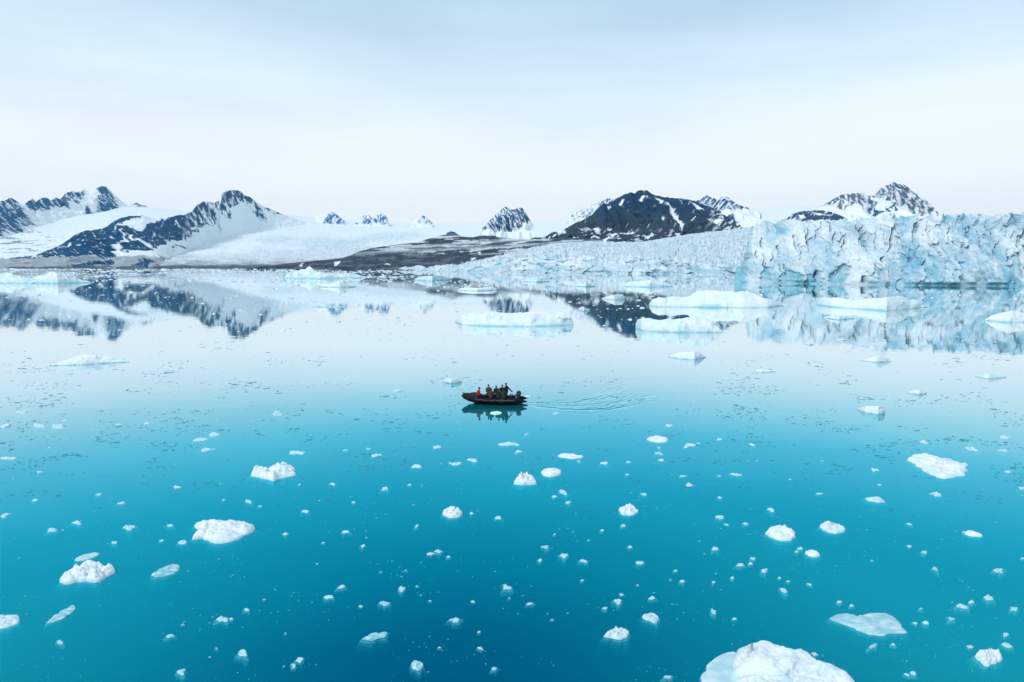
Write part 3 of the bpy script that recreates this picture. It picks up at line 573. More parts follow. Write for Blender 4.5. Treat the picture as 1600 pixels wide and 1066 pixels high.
def berg_plan(poly, H=.35, label=None, group=None, seed=0, ntheta=110, nr=30, crag=.6, clear=0.0, skirt=.35, name='ice_floe', peak=None, mat=None, cat='ice floe'):
    """near floe: traced outline on the water, built up above and spread out below the surface"""
    P = np.array([ground(a, b) for a, b in poly])
    if peak is not None: cx, cyy = ground(*peak)
    else: cx, cyy = (P[:, 0].min()+P[:, 0].max())/2, (P[:, 1].min()+P[:, 1].max())/2
    rad = np.hypot(P[:, 0]-cx, P[:, 1]-cyy); th = np.arctan2(P[:, 1]-cyy, P[:, 0]-cx)
    o_ = np.argsort(th); th, rad = th[o_], rad[o_]
    T = np.linspace(-math.pi, math.pi, ntheta, endpoint=False)
    R = np.interp(T, np.concatenate([th-2*math.pi, th, th+2*math.pi]), np.concatenate([rad]*3))
    Rm = R.mean()
    if name == 'ice_fragment': H = H*Rm
    R = R*(1 + (.30 if name == 'ice_fragment' else .10)*crag*fbm(np.cos(T)*2.2, np.sin(T)*2.2, seed, 3))
    s = np.concatenate([np.linspace(0.02, 1, nr), [1.02, 1.0+skirt*.35, 1+skirt*.65, 1+skirt*.9, 1+skirt]])
    zz = np.concatenate([np.zeros(nr), np.array([-.05, -.13-.1*Rm, -.30-.2*Rm, -.60-.3*Rm, -1.1-.3*Rm])*min(1, Rm*1.1)])
    V = []; C = []
    for i, f in enumerate(s):
        wob = (1 + max(0, f-1)*1.2*fbm(np.cos(T)*1.7+f*2, np.sin(T)*1.7, seed+6, 3))
        x = cx + R*f*wob*np.cos(T); y = cyy + R*f*wob*np.sin(T)
        if i < nr:
            env = (1-f**4)**.6
            nn = fbm(x/Rm*1.6, y/Rm*1.6, seed, 4); rr = ridged(x/Rm*1.3, y/Rm*2.2, seed+2, 3)
            z = H*env*(.62 + .5*crag*nn + .3*crag*(rr-.5) + crag*.32*facet(x/Rm*1.8, y/Rm*2.4, seed%19) + crag*.16*facet(x/Rm*4.5, y/Rm*5.5, seed%23)) + .01
            z = np.where(env > 0, np.maximum(z, .008), z) - (.03 if f > .99 else 0)
            w = np.clip(.10 + .45*fbm(x/Rm*2, y/Rm*2, seed+8, 3) + .9*(1-sstep(0, .35*H, z)), 0, 1)
            c = mixc(ICE_W, ICE_C, np.clip(w*.75 + (.50 + .6*fbm(x/Rm*1.2, y/Rm*1.2, seed+12, 2) if name == 'ice_fragment' else 0), 0, 1)); c = mixc(c, np.array([.20, .55, .64]), clear*1.1*np.clip(.75+.8*fbm(x/Rm*1.5, y/Rm*3, seed+4, 3), 0, 1))
        else:
            z = np.full(ntheta, zz[i]) + .04*fbm(x, y, seed, 2); c = np.broadcast_to(mixc(ICE_C, ICE_W, np.array(.35)), (ntheta, 3))
        V.append(np.stack([x, y, z], -1)); C.append(c)
    V = np.array(V); C = np.array(C); nR = len(s)
    idx = np.arange(nR*ntheta).reshape(nR, ntheta); nx = np.roll(idx, -1, 1)
    f = np.stack([idx[:-1], idx[1:], nx[1:], nx[:-1]], -1).reshape(-1, 4)
    VV = V.reshape(-1, 3); CC = C.reshape(-1, 3)
    org = np.array([cx, cyy, 0]); 
    faces = [tuple(q) for q in f.tolist()] + [tuple(idx[0].tolist())] 
    ob = mesh_np(name, VV-org, faces, cols=CC, mat=mat or (M_CLEAR if clear > .45 else M_ICE)); ob.location = org
    tag(ob, label, cat, group); return ob

BERGS = []           # (px, py, name in words) landmarks for the labels of small pieces
def BP(top, base, lab, short=None, **k):
    o = berg_profile(top, base, label=lab, seed=len(BERGS)*13+5, **k)
    t = np.array(top); BERGS.append((t[:, 0].mean(), np.array(base)[:, 1].mean(), short)); return o
BP([(711, 502), (718, 494), (728, 491), (740, 489), (752, 490), (762, 486.5), (780, 488), (800, 489.5), (815, 488), (830, 487), (845, 487.5), (860, 486.5), (880, 487), (890, 492), (895, 501), (896, 507)], [(711, 503), (722, 508), (760, 510), (830, 511), (896, 508)],
   'long flat white floe with a small notch, in open water beyond the boat', 'the long notched floe', blue=.25)
BP([(1014, 475), (1019, 468), (1029, 465), (1040, 464.5), (1052, 463), (1066, 464), (1075, 463.5), (1083, 458), (1090, 453), (1102, 453.5), (1115, 452.5), (1130, 453.5), (1149, 456), (1158, 454), (1166, 454.5), (1178, 459.5), (1191, 464.5), (1203, 468), (1215, 471), (1223, 477)], [(1014, 478), (1029, 480), (1100, 480.5), (1160, 481.5), (1200, 481), (1223, 478)],
   'largest broad white floe with a domed back, in front of the glacier', 'the largest domed floe', blue=.18)
BP([(993, 505), (996, 499), (1004, 496.5), (1014, 496.5), (1024, 499), (1032, 500), (1042, 498), (1051, 499), (1062, 497), (1070, 496), (1079, 494.5), (1085, 493), (1090, 496), (1100, 495), (1107, 499), (1112, 503), (1118, 508), (1124, 513), (1129, 519)], [(993, 513), (1002, 517), (1030, 519), (1060, 520), (1129, 520)],
   'craggy white floe with hollowed blue-green side, nearest large one to the dark reflection', 'the hollowed craggy floe', blue=.38)
BP([(1276, 474), (1280, 467), (1287, 464), (1298, 465.5), (1307, 465), (1320, 467), (1335, 469), (1345, 467), (1356, 467), (1368, 466), (1380, 464.5), (1392, 463.5), (1402, 462), (1410, 464), (1418, 467), (1428, 468.5), (1436, 470.5), (1443, 476), (1450, 479)], [(1276, 477), (1300, 480), (1340, 483), (1385, 486.5), (1450, 480)],
   'long low white floe with blue waterline, under the tall glacier cliff', 'the long floe under the cliff', blue=.3)
BP([(1538, 500), (1548, 493), (1562, 489), (1572, 487), (1580, 484.5), (1590, 487), (1600, 489), (1615, 487), (1632, 493), (1645, 501)], [(1538, 501), (1575, 504.5), (1645, 503)],
   'peaked white floe cut off by the right edge of the picture', 'the peaked floe at the right edge', blue=.15)
BP([(441, 432), (448, 427), (456, 424), (466, 423), (475, 421), (480, 419), (485, 416), (490, 420), (496, 424.5), (512, 426), (530, 428), (540, 426.5), (550, 427), (560, 429), (570, 433)], [(441, 434.5), (500, 436), (570, 434.5)],
   'jagged pale blue floe with one sharp hump, before the moraine shore', 'the sharp humped floe', blue=.6, rough=1.5)
BP([(499, 446.5), (504, 443), (512, 444), (522, 442), (530, 440), (537, 438.5), (546, 443), (556, 447.5)], [(499, 448.5), (530, 449.5), (556, 448.5)], 'small ragged white floe just nearer than the sharp humped floe', 'the ragged floe', blue=.3, rough=1.4)
BP([(715, 452), (722, 450), (735, 449.5), (748, 450), (760, 448.5), (770, 448), (776, 451)], [(715, 454), (745, 455), (776, 453.5)], 'thin flat white floe lying on the grey mountain reflection', 'the thin flat floe', blue=.1)
BP([(648, 436), (655, 432), (668, 431.5), (682, 430), (692, 431), (702, 435)], [(648, 438), (675, 440), (702, 437.5)], 'pale cyan floe standing off the foot of the lower glacier', 'the pale cyan floe', blue=.8)
BP([(-30, 432), (-10, 429), (0, 428), (10, 426), (20, 426.5), (26, 430), (36, 434), (44, 437), (52, 441)], [(-30, 442), (20, 443), (52, 443)], 'lumpy pale blue floe cut off by the left edge of the picture', 'the lumpy floe at the left edge', blue=.6, rough=1.4)
BP([(42, 441), (50, 435), (60, 431), (70, 429.5), (78, 425), (86, 424.5), (95, 428), (105, 429), (115, 433), (125, 437), (135, 438), (143, 441)], [(42, 442.5), (90, 443.5), (143, 442)], 'rounded lumpy pale blue floe tapering to a low tip on its right', 'the lumpy floe with the low tip', blue=.55, rough=1.3)
BP([(975, 446), (980, 442), (985, 440), (1000, 439), (1010, 438), (1018, 436.5), (1026, 440), (1036, 439.5), (1044, 443), (1050, 447)], [(975, 448), (1010, 449), (1050, 448)], 'low pale blue floe beyond the largest domed floe', 'the low pale blue floe', blue=.45)
BP([(897, 446), (905, 443), (911, 442), (916, 439), (921, 442.5), (930, 446)], [(897, 447.5), (915, 448.5), (930, 447.5)], 'small pyramid shaped pale floe off the lower glacier front', 'the small pyramid floe', blue=.5)
BP([(940, 466), (952, 462), (964, 460), (972, 459.5), (976, 464)], [(940, 467), (960, 469), (976, 468)], 'small ragged floe left of the largest domed floe', 'the small ragged floe', blue=.2)
BP([(903, 483), (908, 479.5), (912, 479), (916, 481.5), (922, 483)], [(903, 485), (912, 487), (922, 484.5)], 'tiny star-like white ice piece on the dark blue mountain reflection', 'the star-like ice piece', blue=.1, rough=1.6)
BP([(815, 438), (825, 437), (835, 437.5), (846, 437), (858, 439)], [(815, 440), (838, 441.5), (858, 440)], 'flat deep cyan floe near the lower glacier front', 'the flat cyan floe', blue=1.0)
BP([(78, 571), (95, 565), (108, 562), (116, 559), (124, 555), (136, 553.5), (150, 553), (160, 555), (172, 556), (186, 561), (202, 565)], [(78, 572), (108, 571.5), (160, 568.5), (202, 566)], 'flat pointed white floe left of centre with faint cyan rim, in still pale water', 'the flat pointed floe', blue=.25)
BP([(1045, 557), (1052, 553), (1060, 551), (1068, 549.5), (1080, 550.5), (1091, 549.5), (1096, 553), (1103, 558)], [(1045, 558), (1060, 561), (1085, 562.5), (1103, 559)], 'small smooth white floe alone in front of the hollowed craggy floe', 'the small smooth floe', blue=.2)
BP([(1345, 563), (1360, 558.5), (1375, 556.5), (1385, 559), (1392, 563)], [(1345, 564), (1370, 567), (1392, 565)], 'small low oval floe in pale water below the glacier reflection', 'the low oval floe', blue=.3)
BP([(1524, 588), (1540, 584), (1555, 585), (1572, 588)], [(1524, 589), (1545, 592.5), (1572, 590)], 'thin pale green-white floe near the right edge, flat on the water', 'the thin pale green floe', blue=.7)
BP([(1176, 579), (1190, 577), (1206, 578), (1212, 580)], [(1176, 580), (1190, 582.5), (1212, 581)], 'thin white sliver floe right of the small smooth floe', 'the thin sliver floe', blue=.1)
BP([(692, 594), (697, 591.5), (710, 591), (718, 590.5), (722, 593)], [(692, 597), (705, 600), (722, 597)], 'small flat-topped white floe with green rim, just beyond the boat bow', 'the floe beyond the bow', blue=.45)
BP([(1339, 639), (1348, 635.5), (1355, 634), (1368, 634.5), (1380, 635), (1383, 639), (1383, 643)], [(1339, 640), (1352, 645), (1372, 648), (1383, 646)], 'small boxy white floe with teal left tip, in speckled water', 'the boxy white floe', blue=.25)
BP([(489, 478.5), (510, 477.8), (540, 478.6)], [(489, 479.6), (515, 480.6), (541, 479.6)], 'long thin teal sliver of ice lying in white reflection', 'the thin teal sliver', blue=1.2)
BP([(1287, 495.5), (1300, 493.5), (1320, 493.5), (1334, 496)], [(1287, 497), (1310, 500.5), (1334, 498)], 'flat faint white floe just nearer than the long floe under the cliff', 'the flat faint floe', blue=.5)
BP([(1304, 530), (1315, 529), (1328, 530.5)], [(1304, 531), (1316, 532.6), (1328, 531.5)], 'thin white sliver on the glacier reflection', 'the sliver on the glacier reflection', blue=.1)
BP([(1258, 537.5), (1265, 536), (1271, 537.8)], [(1258, 538.4), (1265, 539.6), (1271, 538.6)], 'tiny bright white ice bit at the end of the glacier reflection', 'the tiny bright bit', blue=.05)
BP([(1516, 537), (1522, 535.5), (1529, 537)], [(1516, 538), (1522, 539.5), (1529, 538.2)], 'tiny white ice bit below the peaked floe at the edge', 'the tiny bit below the peaked floe', blue=.05)
BP([(1418, 613), (1428, 609.5), (1438, 609), (1448, 613.5)], [(1418, 614), (1435, 617), (1448, 615.5)], 'narrow white floe beyond the boxy white floe', 'the narrow white floe', blue=.15)

def PL(poly, lab, short, **k):
    p = np.array(poly, float); o = berg_plan(poly, label=lab, seed=len(BERGS)*7+3, **k)
    BERGS.append(((p[:, 0].min()+p[:, 0].max())/2, (p[:, 1].min()+p[:, 1].max())/2, short)); return o
PL([(391, 742), (400, 738), (407, 737), (425, 737), (438, 733), (451, 730.5), (460, 737), (460, 743), (450, 746), (440, 748), (427, 752), (414, 749), (405, 747)], 'bright white lumpy floe with a long sloping tail, alone on the left', 'the bright lumpy floe', H=.5, skirt=.5, crag=1.1)
PL([(303, 822), (311, 818), (333, 819), (354, 816), (376, 817), (389, 821), (401, 827), (392, 833), (386, 836), (372, 843), (360, 848), (338, 850), (325, 845), (317, 842), (302, 843), (303, 838), (322, 832), (306, 827)], 'largest smooth white floe on the left, with two blunt prongs', 'the two-pronged floe', H=.45, skirt=.45, crag=.75)
PL([(92, 907), (100, 903), (107, 899), (118, 892), (128, 887), (139, 884), (152, 885), (166, 887), (180, 892), (174, 899), (166, 904), (150, 910), (136, 909), (121, 910), (99, 914)], 'wedge shaped white floe with crumbly snow along its lower right rim', 'the crumbly wedge floe', H=.45, skirt=.4, crag=1.0)
PL([(-12, 966), (10, 963), (22, 962), (30, 968), (28, 975), (12, 981), (-12, 982)], 'rounded grey-white floe cut off by the left edge, low down', 'the rounded grey floe at the left edge', H=.2, skirt=.3, clear=.2)
PL([(116, 876), (124, 870), (136, 866), (156, 865), (150, 870), (138, 874), (124, 877)], 'flat glassy ice sliver just beyond the crumbly wedge floe', 'the glassy sliver', H=.06, clear=.6, skirt=.15)
PL([(236, 900), (245, 893), (258, 887), (270, 882), (279, 884), (277, 892), (266, 898), (250, 902)], 'half sunken blue-grey glassy floe right of the crumbly wedge floe', 'the half sunken glassy floe', H=.10, clear=.9, skirt=.2)
PL([(72, 975), (80, 967), (92, 959), (106, 951), (113, 945), (118, 948), (114, 955), (104, 962), (88, 971)], 'faint see-through ice strip slanting between two white floes', 'the see-through strip', H=.03, clear=.9, skirt=.15)
PL([(1423, 714), (1430, 711), (1447, 711), (1465, 716), (1487, 719), (1510, 726), (1508, 732), (1506, 738), (1495, 747), (1475, 748), (1455, 742), (1438, 732), (1424, 722)], 'big flat white floe with a grooved top and bright cyan rim, on the right', 'the grooved flat floe', H=.38, skirt=.3, crag=1.3)
PL([(1196, 834), (1202, 829), (1211, 826), (1222, 826), (1233, 828), (1242, 835), (1239, 842), (1224, 846), (1212, 844), (1203, 840)], 'smooth shield shaped white floe right of centre, pointing down', 'the shield shaped floe', H=.34, crag=.9, skirt=.35)
PL([(1283, 821), (1289, 817), (1299, 819), (1315, 825), (1321, 828), (1315, 833), (1302, 834), (1290, 831), (1283, 827)], 'small white floe with scalloped right end, right of the shield shaped floe', 'the scalloped floe', H=.25, crag=.9, clear=.2)
PL([(1511, 837), (1517, 832), (1526, 834), (1535, 837), (1524, 839)], 'tiny low white floe alone near the right side', 'the tiny low floe', H=.18)
PL([(1260, 867), (1264, 862), (1271, 862), (1280, 870), (1270, 871)], 'tiny teardrop white floe below the scalloped floe', 'the teardrop floe', H=.2, crag=.4)
PL([(1293, 967), (1307, 962), (1323, 959), (1339, 965), (1350, 961), (1361, 959), (1388, 960), (1400, 968), (1409, 979), (1418, 989), (1402, 990), (1388, 991), (1372, 994), (1350, 990), (1334, 982), (1313, 974)], 'broad translucent half awash floe with slanting grooves, above the biggest white one', 'the half awash floe', H=.09, clear=.75, skirt=.2, crag=.9, mat=M_ICE)
PL([(1533, 1036), (1537, 1021), (1545, 1018), (1553, 1021), (1560, 1019), (1565, 1030), (1558, 1035), (1548, 1038), (1545, 1042), (1538, 1041)], 'small star shaped crusty floe in the lower right corner', 'the star shaped floe', H=.22, crag=1.3, clear=.15)
PL([(1150, 1024), (1156, 1014), (1178, 1009), (1196, 1009), (1217, 1014), (1240, 1023), (1262, 1031), (1282, 1044), (1305, 1053), (1322, 1060), (1334, 1070), (1345, 1092), (1330, 1120), (1250, 1135), (1170, 1120), (1150, 1085), (1146, 1050)], 'biggest and nearest white floe, cut off by the bottom edge', 'the biggest floe', H=.85, skirt=.12, crag=.55, ntheta=160, nr=60, peak=(1225, 1075))
# its drowned foot: a smooth lobe awash beside it
PL([(1098, 1070), (1103, 1048), (1113, 1032), (1130, 1021), (1150, 1017), (1160, 1040), (1165, 1080), (1150, 1115), (1110, 1110)], 'smooth grey-white drowned ice shelf joined beside the biggest floe', 'the drowned shelf', H=.02, skirt=.10, crag=.25, clear=.55, ntheta=96, nr=30, mat=M_ICE)
PL([(692, 801), (698, 797), (708, 796), (719, 799), (722, 804), (716, 809), (705, 810), (696, 807)], 'fluffy round white floe in deep blue water below the boat', 'the fluffy round floe', H=.3, crag=1.2)
PL([(969, 801), (974, 795), (984, 792), (994, 796), (996, 801), (988, 805), (976, 806)], 'small heaped white floe right of centre, like a heap of snow', 'the heaped floe', H=.3, crag=1.2)
PL([(804, 757), (812, 751), (822, 747), (830, 752), (838, 757), (822, 758)], 'small triangular white floe with a sharp peak, below the boat stern', 'the triangular floe', H=.55, crag=.9)
PL([(847, 741), (852, 735), (862, 734), (873, 734), (876, 739), (870, 744), (858, 746)], 'chunky white floe just beyond and right of the triangular floe', 'the chunky floe', H=.3, crag=.6)
PL([(1012, 685), (1020, 683), (1032, 683), (1043, 689), (1034, 692), (1022, 691)], 'small bright white floe below the end of the wake', 'the bright floe below the wake', H=.22)
PL([(871, 713), (878, 710), (892, 710), (903, 713), (912, 714), (900, 717), (884, 716)], 'slim white floe with two tips, below the wake', 'the slim two-tipped floe', H=.15)
PL([(766, 646), (769, 644), (775, 643.5), (781, 644), (782, 647), (774, 648)], 'white ice block floating on the reflection of the boat', 'the block by the boat', H=.12)
PL([(942, 995), (950, 993), (956, 989), (964, 985), (973, 984), (983, 991), (978, 997), (966, 1000), (955, 997)], 'crusty small floe with a thin tail to its left, low in deep blue water', 'the crusty tailed floe', H=.18, crag=1.1, clear=.25)
PL([(1004, 962), (1012, 961), (1020, 959), (1026, 971), (1024, 974), (1014, 970)], 'glassy wedge of ice just above the crusty tailed floe', 'the glassy wedge', H=.12, clear=.5)
PL([(643, 1040), (648, 1033), (655, 1035), (660, 1043), (655, 1048), (647, 1046)], 'glassy ice cube awash at the bottom, left of centre', 'the glassy cube', H=.08, clear=.85)
PL([(565, 999), (575, 994), (592, 990), (604, 987), (604, 993), (590, 998), (575, 1001)], 'faint drowned ice patch in the deep blue water', 'the drowned patch', H=.02, clear=1.0)

# smaller traced pieces: x0, x1, y0, y1, clearness
SM = """1066 1086 694 700 0|1088 1094 691 694 0|900 908 719 723 .3|938 952 721 727 0|778 815 691 698 0|1072 1084 754 762 .1|1138 1160 740 744 0|641 663 726 733 0|575 598 709 715 0|452 482 704 712 0|535 543 702 705 0
704 722 722 728 0|728 752 715 722 0|675 688 696 702 0|300 325 684 691 0|325 342 676 683 0|50 73 661 668 0|77 105 664 671 0|-4 20 663 670 0|95 107 655 660 0|25 43 641 648 .3|180 195 662 666 .1|222 236 660 664 .1
-2 32 713 720 .1|270 282 759 765 .1|50 62 779 784 .1|183 196 784 788 .2|195 212 819 829 .2|115 128 813 821 .2|75 88 825 832 .3|172 182 844 851 .1|258 274 818 824 .1|249 255 842 848 .1|280 292 844 852 .1|340 358 963 974 .1
357 366 964 970 .5|371 386 1015 1027 .2|381 392 950 956 .1|259 273 990 998 .4|88 100 1000 1008 .6|276 290 1044 1056 .4|461 474 1028 1037 .1|454 464 1036 1045 .5|503 520 930 938 .1|526 541 914 921 .1|620 633 916 925 .4
592 612 938 948 .7|700 722 963 974 .5|785 799 912 923 .4|668 680 862 869 .1|678 693 859 865 .5|696 705 868 873 .2|647 656 818 825 .4|733 742 800 805 .1|773 785 806 812 .1|534 545 828 834 .1|472 482 795 802 .1|442 450 832 838 .1
549 556 782 788 .1|563 571 850 856 .1|959 972 935 945 .2|967 975 926 932 .5|1011 1024 932 939 .1|1107 1120 951 960 .6|1143 1152 964 970 .1|875 888 863 874 .3|993 1006 876 884 .2|1052 1060 888 895 .2|980 989 852 858 .1
937 944 827 831 .1|969 978 819 824 .1|1109 1124 854 861 .2|1118 1132 805 812 .2|1186 1200 888 897 .2|1111 1119 907 913 .1|883 893 783 788 .1|1217 1232 917 927 .3|1307 1318 938 943 .2|1490 1513 943 951 .2|1512 1523 937 945 .3
1540 1552 930 941 .2|1576 1592 948 956 .3|1562 1581 1004 1014 .3|1567 1578 988 996 .4|1510 1520 1007 1014 .3|1422 1433 1049 1056 .1|1411 1421 1052 1057 .2|1440 1454 969 976 .1|1424 1434 971 976 .2|1267 1280 1020 1026 .2
1552 1567 888 894 .3|1594 1602 871 875 .1|1352 1383 777 787 0|1453 1474 768 776 .1|1508 1530 699 706 0|1435 1451 687 695 0|1555 1579 681 687 0|1556 1578 701 706 .3|1359 1371 731 738 .1|1370 1379 756 760 .1|1275 1286 769 774 .2
1198 1211 793 800 .2|1170 1181 693 698 0|1038 1051 663 668 0|819 829 602 605 0|820 833 617 622 0|863 873 643 648 0|804 815 703 709 0|614 628 607 613 0|426 441 642 651 .2|1119 1130 685 689 0|1027 1033 698 702 0
1022 1036 706 711 .4|1028 1039 717 722 0|976 986 720 724 .1|1060 1075 742 746 .3|975 984 740 744 .2|1121 1129 775 781 .2|516 524 754 760 .2|596 608 761 767 .2|637 644 755 760 .2|464 471 756 760 .3|402 411 789 793 .3
312 325 699 707 .3|345 354 779 783 .3|381 392 780 787 .2|818 825 677 681 0|800 814 693 697 0|872 889 765 775 .2|862 872 773 779 .1|884 892 783 788 .3|1000 1010 770 775 .3|1245 1255 855 860 .3|1215 1222 901 906 .2
1228 1235 906 911 .3|1260 1270 911 916 .2|1355 1372 1005 1015 .9|1480 1495 964 971 .8|1325 1335 944 949 .5|1415 1425 816 822 .6|1418 1425 851 857 .1|1553 1568 888 895 .5|1455 1465 885 893 .7|1240 1250 860 865 .5
1120 1128 742 746 .5|700 706 722 726 0|570 580 700 703 .4|430 442 646 650 0|55 65 735 741 .4|0 12 800 812 .3|150 160 770 775 .5|330 338 700 704 .1|348 358 965 972 .2|560 566 945 950 .6|745 752 985 990 .2|683 690 1010 1014 .3
745 755 1010 1016 .3|768 778 1042 1050 .6|735 742 938 943 .4|1035 1050 1054 1062 .6|820 836 942 946 .3|845 860 852 858 .6|840 848 872 880 .4|905 914 905 910 .2|906 918 874 880 .2|940 950 948 953 .3|1060 1070 905 912 .4
1140 1148 900 906 .3|1150 1162 880 886 .2|1168 1178 878 883 .1|1130 1142 818 822 .2|1160 1170 816 822 .3|1172 1182 870 876 .3|1390 1400 1003 1010 .4|1500 1510 830 834 .5|1570 1580 735 740 .1|1590 1602 760 766 .2|1440 1450 860 866 .5"""
small = []
for tok in SM.replace('\n', '|').split('|'):
    a = [float(t) for t in tok.split()]; small.append(((a[0]+a[1])/2, (a[2]+a[3])/2, (a[1]-a[0]), (a[3]-a[2]), a[4]))
rr = random.Random(11); occupied = [(s[0], s[1], s[2]) for s in small] + [(b[0], b[1], 90) for b in BERGS]
tries = 0
while len(small) < 218 and tries < 9000:
    tries += 1
    py = rr.uniform(640, 1062); px = rr.uniform(2, 1598)
    w = rr.choice([4, 5, 5, 6, 7, 8])*(.7+.3*(py-640)/420); h = w*rr.uniform(.35, .6)
    if 700 < px < 860 and 585 < py < 665: continue
    if any(abs(px-a) < c*.6+8 and abs(py-b) < c*.35+6 for a, b, c in occupied): continue
    small.append((px, py, w, h, rr.choice([.3, .6, .8, 1.0, 1.0]))); occupied.append((px, py, w))

# labels of small pieces: rank beside the nearest landmark
marks = BERGS + [(773, 630, 'the rubber boat')]
def where(px, py):
    best = min(range(len(marks)), key=lambda i: math.hypot(marks[i][0]-px, (marks[i][1]-py)*1.6)); m = marks[best]
    dx, dy = px-m[0], (py-m[1])*1.6
    if abs(dx) > abs(dy): return best, ('right of' if dx > 0 else 'left of')
    return best, ('nearer than' if dy > 0 else 'beyond')
slots = {}
for i, s in enumerate(small):
    b, d = where(s[0], s[1]); slots.setdefault((b, d), []).append((math.hypot(s[0]-marks[b][0], (s[1]-marks[b][1])*1.6), i))
labels = {}
ORD = ['closest', 'second closest', 'third closest', 'fourth closest', 'fifth closest', 'sixth closest', 'seventh closest', 'eighth closest', 'ninth closest', 'tenth closest', 'eleventh closest', 'twelfth closest', 'thirteenth closest', 'fourteenth closest', 'fifteenth closest', 'sixteenth closest']
for (b, d), L in slots.items():
    for k, (_, i) in enumerate(sorted(L)):
        s = small[i]
        look = ('glassy' if s[4] >= .5 else 'bluish' if s[4] >= .3 else 'white') + (' ice chunk' if s[2] > 13 else ' ice fragment' if s[2] > 8 else ' ice speck')
        rank = ORD[min(k, len(ORD)-1)] 
        labels[i] = f'{look}, {rank} {"small piece" } {d} {marks[b][2]}'
for i, (px, py, w, h, cl) in enumerate(small):
    if w < 10: w, h = w*.88, h*.85
    r2 = random.Random(i); k = r2.randint(7, 10); poly = []
    ph = r2.uniform(0, 6)
    sq = r2.choice([0, 0, .35, -.3])
    for j in range(k):
        t = 2*math.pi*j/k + ph + r2.uniform(-.2, .2); q = r2.uniform(.38, 1.12)
        x_, y_ = math.cos(t)*q, math.sin(t)*q
        poly.append((px + w/2*(x_), py + h/2*(y_ + sq*x_)))
    Hh = (.08+.22*r2.random())*(1-.7*cl)
    berg_plan(poly, H=max(.03, Hh), label=labels[i], group='small ice pieces drifting on the water', seed=i*3+1, ntheta=28 if w > 10 else 18, nr=8 if w > 10 else 5, crag=r2.uniform(.7, 1.4), clear=cl, skirt=r2.uniform(.3, .6), name='ice_fragment', cat='ice fragment')

# brash ice: countless tiny bits, as geometry
def brash(name, pts, sizes, mat, col, flat, label, seed):
    g = np.random.default_rng(seed); n = len(pts); k = 6
    T = np.linspace(0, 2*math.pi, k, endpoint=False)[None] + g.uniform(0, 6, (n, 1))
    rx = sizes[:, None]*g.uniform(.55, 1.1, (n, k)); asp = g.uniform(.35, .8, (n, 1)); rot = g.uniform(-.5, .5, (n, 1))
    lx, ly = np.cos(T)*rx, np.sin(T)*rx*asp
    X = pts[:, :1] + lx*np.cos(rot) - ly*np.sin(rot); Y = pts[:, 1:2] + lx*np.sin(rot) + ly*np.cos(rot)
    hh = (sizes*flat*g.uniform(.5, 1.3, n))[:, None]
    ring0 = np.stack([X, Y, np.full_like(X, -.04)], -1)
    cx = X.mean(1, keepdims=True); cyy = Y.mean(1, keepdims=True)
    ring1 = np.stack([cx+(X-cx)*.8, cyy+(Y-cyy)*.8, np.maximum(.012, hh*g.uniform(.5, 1, (n, k)))], -1)
    top = np.stack([cx, cyy, np.maximum(.014, hh)], -1)
    V = np.concatenate([ring0, ring1, top], 1); F_ = []
    for j in range(k):
        a, b = j, (j+1) % k; F_ += [(a, b, k+b), (a, k+b, k+a), (k+a, k+b, 2*k)]
    F_ = np.array(F_)[None] + (np.arange(n)*(2*k+1))[:, None, None]
    C = np.broadcast_to(np.asarray(col)[None, None]*g.uniform(.75, 1.15, (n, 1, 1)), (n, 2*k+1, 3))
    o = mesh_np(name, V.reshape(-1, 3), F_.reshape(-1, 3), cols=C, mat=mat, smooth=False)
    tag(o, label, kind='stuff'); return o
def scatter(n, y0, y1, seed, dens, x0=-40, x1=1640, pw=1.0):
    g = np.random.default_rng(seed); out = []
    while len(out) < n:
        px = g.uniform(x0, x1, 4000); py = y0 + (y1-y0)*g.uniform(0, 1, 4000)**pw
        keep = g.uniform(0, 1, 4000) < dens(px, py)
        out += list(zip(px[keep], py[keep]))
    a = np.array(out[:n]); gx, gy = ground(a[:, 0], a[:, 1]); return a, np.stack([gx, gy], 1)
def dn_dark(px, py):
    c = sstep(.0, .7, fbm(px/110, py/22, 3, 4)); return c*sstep(505, 590, py)*(1-.75*sstep(680, 800, py))*(.35+.65*np.clip(np.abs(px-800)/500, 0, 1))
a, p = scatter(3400, 505, 800, 21, dn_dark); d = p[:, 1]/F
brash('brash_ice', p, d*np.random.default_rng(2).gamma(1.3, 1.5, len(p)).clip(.7, 9), M_DULL, (.06, .33, .44), .03, 'scattered clear dark teal ice crumbs floating in pale water', 5)
a, p = scatter(700, 440, 700, 23, lambda x, y: np.clip(.1+fbm(x/80, y/30, 6, 3), 0, 1)*(1-sstep(540, 700, y))); d = p[:, 1]/F
brash('brash_ice', p, d*np.random.default_rng(3).gamma(2.0, .6, len(p)).clip(.5, 3.5), M_ICE, (.74, .84, .87), .22, 'scattered tiny white ice crumbs floating across the water', 6)
a, p = scatter(1300, 600, 1066, 33, lambda x, y: np.clip(.05+fbm(x/120, y/70, 16, 3), 0, 1)); d = p[:, 1]/F
brash('brash_ice', p, d*np.random.default_rng(8).gamma(1.6, .7, len(p)).clip(.5, 4), M_DULL, (.14, .47, .58), .03, 'thin scatter of half sunk bluish ice crumbs in the deep water', 9)
a, p = scatter(1500, 428, 545, 43, lambda x, y: np.clip(.05+1.2*fbm(x/110, y/9, 26, 3), 0, 1)*(1-sstep(500, 545, y))); d = p[:, 1]/F
brash('brash_ice', p, d*np.random.default_rng(9).gamma(1.5, .9, len(p)).clip(.6, 5), M_FLOE, (.78, .88, .91), .32, 'thin flat pans of white ice drifting on the mountain reflections', 11)
